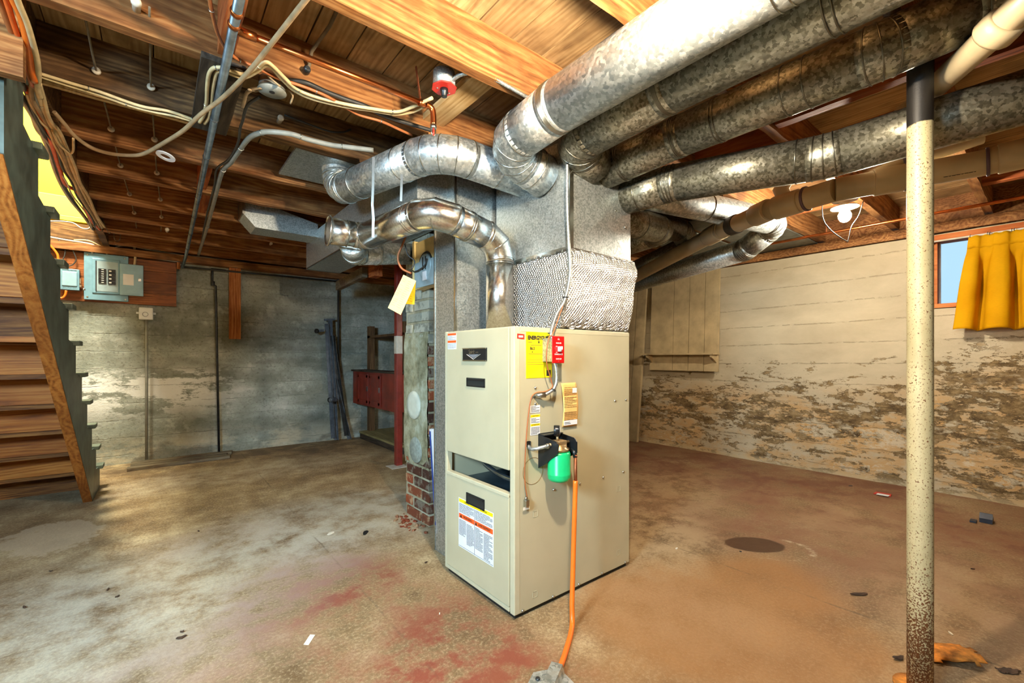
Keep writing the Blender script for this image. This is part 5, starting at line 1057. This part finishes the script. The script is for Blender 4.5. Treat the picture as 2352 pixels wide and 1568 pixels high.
cable('brown cable hanging down past the joist block at the top', 'cable_brown', .006, [(0.117, 1.55, 2.175), (0.125, 1.604, 2.175), (0.138, 1.671, 2.175), (0.159, 1.757, 2.175), (0.187, 1.82, 2.175), (0.228, 1.86, 2.175), (0.285, 1.868, 2.175), (0.361, 1.888, 2.175), (0.46, 1.884, 2.175), (0.546, 1.893, 2.175), (0.632, 1.925, 2.175), (0.701, 1.949, 2.175), (0.797, 1.939, 2.175), (0.886, 1.953, 2.175), (0.964, 1.968, 2.175)], clips=4)
cable('thick black cable sagging along the joist face behind the copper pipe', 'cable_black', .009, [(0.388, 1.916, 2.19), (0.458, 1.877, 2.19), (0.544, 1.888, 2.19), (0.626, 1.891, 2.19), (0.705, 1.888, 2.19), (0.792, 1.91, 2.19), (0.932, 1.902, 2.19), (1.034, 1.892, 2.19)])
cable('black wire tacked to the joist beyond the copper pipe', 'cable_black', .005, [(0.505, 2.465, 2.328), (0.602, 2.465, 2.321), (0.71, 2.465, 2.315), (0.793, 2.465, 2.333), (0.84, 2.465, 2.364)])
# cable bundle down the stair trimmer
B_ = [(41,188),(61,208.5),(76.5,234),(89,254),(107,287.6),(120,333.5),(138,390),(150.5,423),(178.6,440.6),(194,466),(209,504),(229.6,527)]
cable('orange cable among the bundle along the stairwell edge', 'orange_dark', .011, [(-0.421, 2.552, 2.175), (-0.408, 2.615, 2.175), (-0.404, 2.711, 2.175), (-0.4, 2.792, 2.175), (-0.396, 2.946, 2.175), (-0.411, 3.206, 2.175), (-0.431, 3.599, 2.175), (-0.44, 3.876, 2.175), (-0.398, 4.006, 2.175), (-0.391, 4.264, 2.175), (-0.398, 4.745, 2.175), (-0.37, 5.07, 2.175)])
cable('broad cream cable of the stairwell bundle nearest the joist ends', 'cable_cream', .012, [(-0.371, 2.517, 2.178), (-0.38, 2.663, 2.178), (-0.385, 2.85, 2.178), (-0.376, 3.015, 2.178), (-0.37, 3.211, 2.178), (-0.374, 3.521, 2.178), (-0.376, 3.808, 2.178), (-0.373, 4.121, 2.178), (-0.358, 4.558, 2.178), (-0.353, 4.989, 2.178)], clips=3)
cable('grey cable of the stairwell bundle beside the orange one', 'cable_grey', .009, [(-0.389, 2.562, 2.175), (-0.39, 2.711, 2.175), (-0.394, 2.869, 2.175), (-0.389, 3.034, 2.175), (-0.399, 3.265, 2.175), (-0.402, 3.535, 2.175), (-0.405, 3.866, 2.175), (-0.4, 4.185, 2.175), (-0.388, 4.602, 2.175), (-0.382, 5.031, 2.175)])
cable('white cable of the stairwell bundle left of the orange one', 'cable_white', .007, [(-0.447, 2.548, 2.17), (-0.44, 2.694, 2.17), (-0.432, 2.842, 2.17), (-0.432, 3.077, 2.17), (-0.44, 3.328, 2.17), (-0.457, 3.643, 2.17), (-0.464, 3.942, 2.17), (-0.457, 4.255, 2.17), (-0.437, 4.569, 2.17), (-0.423, 4.918, 2.17)])
cable('dark cable of the stairwell bundle along the yellow opening', 'cable_black', .011, [(-0.437, 2.568, 2.18), (-0.433, 2.722, 2.18), (-0.424, 2.877, 2.18), (-0.423, 3.069, 2.18), (-0.431, 3.311, 2.18), (-0.444, 3.656, 2.18), (-0.454, 4.024, 2.18), (-0.445, 4.372, 2.18), (-0.429, 4.735, 2.18), (-0.415, 5.112, 2.18)])
cable('thin cream wire wandering over the stairwell bundle', 'cable_cream', .006, [(-0.407, 2.618, 2.165), (-0.411, 2.719, 2.165), (-0.41, 2.872, 2.165), (-0.393, 2.98, 2.165), (-0.398, 3.148, 2.165), (-0.395, 3.278, 2.165), (-0.395, 3.41, 2.165), (-0.398, 3.58, 2.165), (-0.39, 3.76, 2.165), (-0.393, 4.02, 2.165), (-0.386, 4.361, 2.165), (-0.37, 4.766, 2.165)])
cable('thin white wire dipping from the stairwell bundle to the backboard', 'cable_white', .006, [(-0.738, 5.5, 2.277), (-0.653, 5.5, 2.293), (-0.576, 5.5, 2.292), (-0.529, 5.5, 2.259), (-0.487, 5.5, 2.255), (-0.464, 5.5, 2.282), (-0.473, 5.5, 2.328)])
cable('cream wire dropping from the bundle end to the breaker panel', 'cable_cream', .006, [(-0.416, 5.8, 2.344), (-0.392, 5.8, 2.26), (-0.354, 5.8, 2.219), (-0.303, 5.8, 2.202)])
cable('heavy orange cable hanging in front of the stair header, top left', 'orange_plastic', .0125, [(-0.325, 1.866, 2.16), (-0.329, 1.947, 2.16), (-0.326, 2.037, 2.16), (-0.338, 2.188, 2.16), (-0.355, 2.344, 2.16), (-0.361, 2.445, 2.15)])
cable('flat brown-orange cable left of the heavy orange one', 'cable_brown', .010, [(-0.372, 1.937, 2.17), (-0.366, 2.013, 2.17), (-0.369, 2.117, 2.17), (-0.372, 2.246, 2.17), (-0.378, 2.413, 2.17), (-0.379, 2.543, 2.17)])
cable('pale grey cable right of the heavy orange one', 'cable_cream', .009, [(-0.314, 1.849, 2.155), (-0.32, 1.931, 2.155), (-0.319, 2.039, 2.155), (-0.323, 2.153, 2.155), (-0.331, 2.285, 2.155), (-0.348, 2.425, 2.155), (-0.362, 2.505, 2.155), (-0.367, 2.602, 2.155)])
cable('dull orange cable between the two at the top left edge', 'orange_dark', .008, [(-0.348, 1.901, 2.165), (-0.349, 1.971, 2.165), (-0.355, 2.097, 2.165), (-0.361, 2.242, 2.165), (-0.371, 2.414, 2.165), (-0.376, 2.519, 2.165)])

for i_, (lab_, mt_, r_, dx_, dz_) in enumerate((('second cream cable hugging the broad one on the stairwell edge', 'cable_cream', .008, 7, 2.172), ('tan cable between the grey and orange runs of the stairwell bundle', 'cable_tan', .008, -9, 2.168), ('outermost white wire above the yellow stairwell wall', 'cable_white', .005, -34, 2.172), ('slim black wire crossing the stairwell bundle', 'cable_black', .006, -20, 2.166))):
    base_ = [(-0.369, 2.503, 2.172), (-0.378, 2.648, 2.172), (-0.383, 2.834, 2.172), (-0.374, 2.998, 2.172), (-0.368, 3.193, 2.172), (-0.372, 3.501, 2.172), (-0.374, 3.787, 2.172), (-0.371, 4.098, 2.172), (-0.356, 4.533, 2.172), (-0.351, 4.961, 2.172)]
    k_ = dx_ / 700.0
    cable(lab_, mt_, r_, [(p[0] + k_*1.2 + .006*math.sin(3*j + i_), p[1] - k_*.5, dz_ + .006*math.sin(2.2*j + 2*i_)) for j, p in enumerate(base_)])
cable('thin cream wire hanging in a hook from the joist ends beside the bundle', 'cable_cream', .005, [(-0.38, 2.957, 2.16), (-0.378, 3.118, 2.16), (-0.363, 3.195, 2.16), (-0.348, 3.226, 2.16), (-0.332, 3.17, 2.16), (-0.314, 3, 2.16)])
# knob-and-tube runs through the joists
for i, xk in enumerate((-.19, -.018)):
    t = thing('knob_and_tube_run', ('left' if i == 0 else 'right') + ' old cloth wire threaded through porcelain tubes in the left joists', 'old wiring', (xk, 1.95, 2.265), 'old wires through the left joists')
    MB().tube(spl([(xk, 1.9, 2.265), (xk, 2.2, 2.26), (xk, 2.47, 2.263), (xk + .01, 3.05, 2.268), (xk + .02, 3.59, 2.262), (xk + .04, 4.175, 2.255), (xk + .05, 4.69, 2.26), (xk + .05, 5.2, 2.26)]), .004, 6).build('wire', 'cloth_wire', t)
    for y, dx in ((2.47, 0), (3.05, .01), (3.59, .02), (4.175, .04), (4.69, .05)):
        MB().lathe((xk + dx, y - .022, 2.263), (0, 1, 0), [(.006, 0), (.014, .001), (.015, .008), (.011, .012), (.009, .03), (.009, .09)], 12).build('tube', 'porcelain', t)
for lab, px in (('white porcelain tube end in the joist under the ceiling junction box', (0.48, 2.44, 2.285)), ('small porcelain tube end in the far joist left of the trunk', (0.936, 5.2, 2.291)), ('small porcelain tube end in the far joist above the panel', (0.069, 4.64, 2.154)), ('broken porcelain tube poking from the bright top-left joist', (-0.052, 1.93, 2.27))):
    p = V(px); MB().lathe(p, (0, 1, 0), [(.008, -.03), (.014, -.028), (.015, -.018), (.012, -.012), (.012, .04)], 12).build('porcelain_tube', 'porcelain', None, tuple(p), lab, 'porcelain tube')
ow = thing('old_wire', 'old cloth wire with porcelain knob slanting from the planks to the joist', 'old wiring', (0.499, 1.688, 2.37))
MB().tube([(0.519, 1.667, 2.38), (0.513, 1.742, 2.36), (0.486, 1.886, 2.33), (0.488, 1.93, 2.297), (0.483, 1.93, 2.281)], .007, 8).build('wire', 'cloth_wire', ow); MB().lathe((0.478, 1.93, 2.273), (0, 1, 0), [(.008, -.02), (.014, -.012), (.014, .01)], 12).build('knob', 'steel_dark', ow)
# boxes on the ceiling
jx = thing('octagon_box', 'round metal junction box with a blank cover hanging under the ceiling', 'junction box', (0.361, 1.979, 2.2))
c = V((0.358, 1.964, 2.2)); MB().lathe(c, (0, 0, -1), [(.046, 0), (.047, .035), (.05, .037)], 24).build('box', 'cable_grey', jx)
m = MB().lathe(c, (0, 0, -1), [(.011, .0405), (.05, .0405), (.052, .044), (.012, .046)], 28); m.build('cover', 'cable_grey', jx); MB().lathe(c, (0, 0, -1), [(.010, .040), (.010, .0475)], 16).build('hole', 'ink_black', jx)
for k in range(3): MB().tube(spl([c + V((.05*math.cos(k*2.2), .05*math.sin(k*2.2), -.01)), c + V((.075*math.cos(k*2.2), .075*math.sin(k*2.2), -.03)), c + V((.085*math.cos(k*2.2+.5), .07*math.sin(k*2.2+.5), -.05))], 4), .004, 6).build('wire_end', 'cable_tan', jx)
rd2 = thing('heat_sensor', 'silver can with a red octagonal plate and black sensor beside the joist', 'heat sensor', (0.914, 1.574, 2.22))
c = V((0.909, 1.565, 2.235)); MB().lathe(c, (0, 0, -1), [(.044, -.02), (.045, .04)], 26).build('can', 'galvanized_sheet', rd2)
MB().lathe(c, (0, 0, -1), [(.05, .041), (.052, .045), (.05, .047)], 8).build('plate', 'red_dull', rd2); MB().lathe(c, (0, 0, -1), [(.016, .047), (.016, .062), (.012, .066), (.012, .078), (.008, .08)], 14).build('sensor', 'black_plastic', rd2)
for dx in (-.025, .03): MB().lathe(c + V((dx, .01, -.047)), (0, 0, -1), [(.004, 0), (.003, .002)], 8).build('screw', 'screw_metal', rd2)
fx = thing('flex_conduit', 'ribbed silver flexible conduit arching from the red-plated can over the ducts', 'conduit', (0.933, 1.551, 2.22))
bx([(0.924, 1.542, 2.21), (0.933, 1.488, 2.215), (0.964, 1.442, 2.215), (1.017, 1.414, 2.21), (1.107, 1.403, 2.2), (1.196, 1.398, 2.19), (1.328, 1.392, 2.18)], .0085, 'armour', 'galvanized_sheet', fx, .008)
wr_ = thing('white_ring', 'flat white plastic ring hanging under the joists', 'ring', (0.037, 2.967, 2.16))
c = V((0.037, 2.939, 2.15)); m = MB(); pr = [(.020, 0), (.038, 0), (.039, .003), (.038, .006), (.020, .006)]
m.ring(c, (.08, -.05, 1), .03, .001, 6, 3) if False else None
ax = V((.25, .12, 1)).normalized(); u_ = ax.orthogonal().normalized(); w_ = ax.cross(u_); rows = [[m.b.verts.new(c + (u_*math.cos(6.2832*j/36) + w_*math.sin(6.2832*j/36))*r_ + ax*h_) for j in range(36)] for r_, h_ in ((.022, 0), (.042, 0), (.042, .006), (.022, .006))]
for i in range(4):
    for j in range(36): m.b.faces.new((rows[i][j], rows[i][(j+1) % 36], rows[(i+1) % 4][(j+1) % 36], rows[(i+1) % 4][j]))
m.build('ring', 'white_sticker', wr_)
MB().cyl(c + V((0, 0, .004)), c + V((-.02, .02, .06)), .0015, 5).build('hanging_wire', 'cloth_wire', wr_)
for lab, px in (('bent wire hook hanging above the breaker panel', [(-0.306, 5.5, 2.292), (-0.306, 5.5, 2.211), (-0.294, 5.5, 2.185), (-0.276, 5.5, 2.184), (-0.264, 5.5, 2.21), (-0.261, 5.5, 2.292)]), ('twisted wire hook at the end of the stairwell bundle', [(-0.406, 5, 2.411), (-0.385, 5, 2.362), (-0.359, 5, 2.295), (-0.338, 5, 2.209), (-0.311, 5, 2.141), (-0.3, 5, 2.15)])):
    cable(lab, 'cloth_wire', .003, px, 'wire hook', 'wire_hook')
hg = thing('perforated_strap', 'short perforated strap on the joist block beside the grey pipe', 'strap', (0.239, 3.55, 2.338))
MB().bar((0.239, 3.55, 2.358), (0.245, 3.6, 2.268), .002, .014, (0, 1, 0)).build('strap', 'screw_metal', hg)

# ---------------------------------------------------------------- litter on the floor
def chip(lab, px, sx, sy, rot, mat, name='litter', cat='litter', h=.004, curl=0, seed=1):
    c = V(px); rn = random.Random(seed); k = 9; m = MB()
    P_ = []
    for j in range(k):
        a = 2*math.pi*j/k; rr = rn.uniform(.65, 1.1); x_ = math.cos(a)*sx*rr; y_ = math.sin(a)*sy*rr
        P_.append(V((c.x + x_*math.cos(rot) - y_*math.sin(rot), c.y + x_*math.sin(rot) + y_*math.cos(rot), .001 + curl*abs(math.cos(a))*rn.uniform(.3, 1))))
    top = [m.b.verts.new(p + V((0, 0, h))) for p in P_]; bot = [m.b.verts.new(p) for p in P_]; ct = m.b.verts.new(c + V((0, 0, h + curl*.9))); cb = m.b.verts.new(c + V((0, 0, .001)))
    for j in range(k):
        q = (j+1) % k; m.b.faces.new((top[j], top[q], ct)); m.b.faces.new((bot[q], bot[j], cb)); m.b.faces.new((bot[j], bot[q], top[q], top[j]))
    return m.build(name, mat, None, (c.x, c.y, 0), lab, cat)
ps_ = V((0.461, 1.836, 0)); MB().poly([(0.438, 1.812, 0.001), (0.452, 1.797, 0.001), (0.489, 1.846, 0.001), (0.474, 1.861, 0.001)], (0, 0, .0012)).build('paper_strip', 'paper_white', None, (ps_.x, ps_.y, 0), 'white paper strip lying on the floor in front', 'paper')
rs_ = thing('plastic_tray', 'thin red-edged white strip on the floor near the right wall', 'litter', (4.503, 0.878, 0))
MB().poly([(4.481, 0.931, 0.002), (4.49, 0.825, 0.002), (4.566, 0.834, 0.002), (4.555, 0.93, 0.002)], (0, 0, .006)).build('rim', 'red_dull', rs_); MB().poly([(4.454, 0.909, 0.009), (4.459, 0.835, 0.009), (4.512, 0.834, 0.009), (4.508, 0.909, 0.009)], (0, 0, .001)).build('face', 'white_sticker', rs_)
cl = thing('plastic_clip', 'dark blue broken plastic clip on the floor by the right wall', 'litter', (4.304, 0.321, 0))
MB().box(4.27, 4.36, .27, .33, .002, .03).box(4.22, 4.28, .34, .37, .002, .012).build('body', 'blue_plastic', cl); MB().poly([(4.27, .27, .03), (4.27, .33, .03), (4.30, .33, .06), (4.30, .27, .06)], (.01, 0, 0)).build('fin', 'blue_plastic', cl)
def flake(lab, px, L, Wd, rot, mat, seed, curl):
    c = V(px); m = MB(); nu, nv = 22, 14
    def fn(u, v):
        a, b = u - .5, v - .5; x_ = a*L; y_ = b*Wd
        z_ = .004 + curl*(1 - (2*b)**2)*(.6 + .4*math.sin(3*u + seed)) + .006*noise.noise(V((u*7, v*7, seed))) + .003*noise.noise(V((u*20, v*20, seed)))
        return V((c.x + x_*math.cos(rot) - y_*math.sin(rot), c.y + x_*math.sin(rot) + y_*math.cos(rot), max(.002, z_)))
    def skip(u, v):
        a, b = (u - .5)*2, (v - .5)*2; ang = math.atan2(b, a)
        return math.hypot(a, b) > .72 + .34*noise.noise(V((math.cos(ang)*2.2, math.sin(ang)*2.2, seed))) + .12*noise.noise(V((math.cos(ang)*7, math.sin(ang)*7, seed)))
    m.grid(nu, nv, fn, skip=skip)
    for v in [v for v in m.b.verts if not v.link_faces]: m.b.verts.remove(v)
    o = m.build('rust_flake', mat, None, (c.x, c.y, 0), lab, 'rust flake'); o.modifiers.new('t', 'SOLIDIFY').thickness = .003
flake('large flaking ochre rust scale at the foot of the pole', (2.263, 0.253, 0), .27, .17, -.95, 'rust_scale', 5, .03)
flake('dark curled rust flake right of the pole foot', (2.317, 0.109, 0), .10, .04, -.75, 'brown_leaf', 3, .012)
chip('brown flake left of the pole foot', (2.103, 0.364, 0), .025, .014, -.5, 'brown_leaf', 'rust_flake', 'rust flake', .004, .01, 12)
chip('dark pointed wood sliver on the floor left of the pole', (2.532, 0.577, 0), .045, .012, -.7, 'brown_leaf', 'wood_sliver', 'wood sliver', .004, .008, 3)
for i, (px, s, mt, lab) in enumerate((((0.074, 2.155, 0), .018, 'brown_leaf', 'dry brown leaf bit near the lower left with a white crumb'), ((-0.139, 2.708, 0), .012, 'brown_leaf', 'dark leaf bit on the pale floor at the left'), ((-0.178, 2.818, 0), .012, 'brown_leaf', 'thin dark leaf bit just behind the dark one at the left'), ((-0.449, 2.846, 0), .012, 'brown_leaf', 'leaf bit nearest the left picture edge'), ((-0.421, 3.241, 0), .009, 'brown_leaf', 'tiny dark leaf bit left of the pale patch'), ((1.124, 2.124, 0), .012, 'brown_leaf', 'small brown flake between chimney and furnace'), ((1.019, 2.719, 0), .035, 'black_base', 'dark grit patch on the floor by the chimney'), ((0.207, 3.409, 0), .012, 'brown_leaf', 'small dark chip in the middle of the left floor'), ((4.612, 1.111, 0), .02, 'blue_plastic', 'small blue scrap near the right wall'), ((2.324, 1.375, 0), .012, 'paper_white', 'tiny white crumb right of the furnace'), ((2.458, 0.269, 0), .012, 'paper_white', 'white sliver right of the pole'), ((2.569, 1.127, 0), .008, 'black_base', 'dark crumb beside the damp drain hollow'), ((3.293, 0.279, 0), .01, 'brown_leaf', 'small dark bit on the floor between the pole and the picture edge'), ((0.08, 2.199, 0), .008, 'brown_leaf', 'tiny dark crumb just behind the dry brown leaf bit'), ((0.847, 2.849, 0), .03, 'paper_white', 'pale plaster smear on the floor left of the chimney'), ((0.944, 1.663, 0), .006, 'paper_white', 'tiny pale crumb in front of the furnace corner'))):
    nm_ = 'dry_leaf' if 'leaf' in lab else 'plaster_crumb' if mt == 'paper_white' else 'plastic_scrap' if mt == 'blue_plastic' else 'floor_chip'
    chip(lab, px, s, s*.45, i*.7, mt, nm_, nm_.replace('_', ' '), seed=i + 20, curl=.004 if 'leaf' in lab else .0)

# ---------------------------------------------------------------- groups of look-alikes
GROUPS = {'supply_duct': 'round supply ducts', 'ceiling_cable': 'cables run along the ceiling', 'panel_cable': 'cables at the breaker panel', 'loose_plank': 'planks on the floor by the back wall',
          'dry_leaf': 'leaf bits on the floor', 'plaster_crumb': 'pale crumbs on the floor', 'floor_chip': 'dark chips on the floor', 'rust_flake': 'rust flakes around the pole foot', 'service_tag': 'tags beside the chimney',
          'water_pipe': 'iron pipes on the back wall', 'porcelain_tube': 'porcelain tube ends in the joists', 'hanger_strap': 'hanger straps by the flue', 'armored_cable': 'armoured cables at the furnace', 'wire_hook': 'wire hooks', 'ceiling_lamp': 'bare bulbs on the ceiling', 'joist_pan': 'sheet-metal pans under the joists'}
for o in bpy.data.objects:
    if o.parent is None and 'label' in o:
        g = GROUPS.get(o.name.split('.')[0])
        if g: o['group'] = g
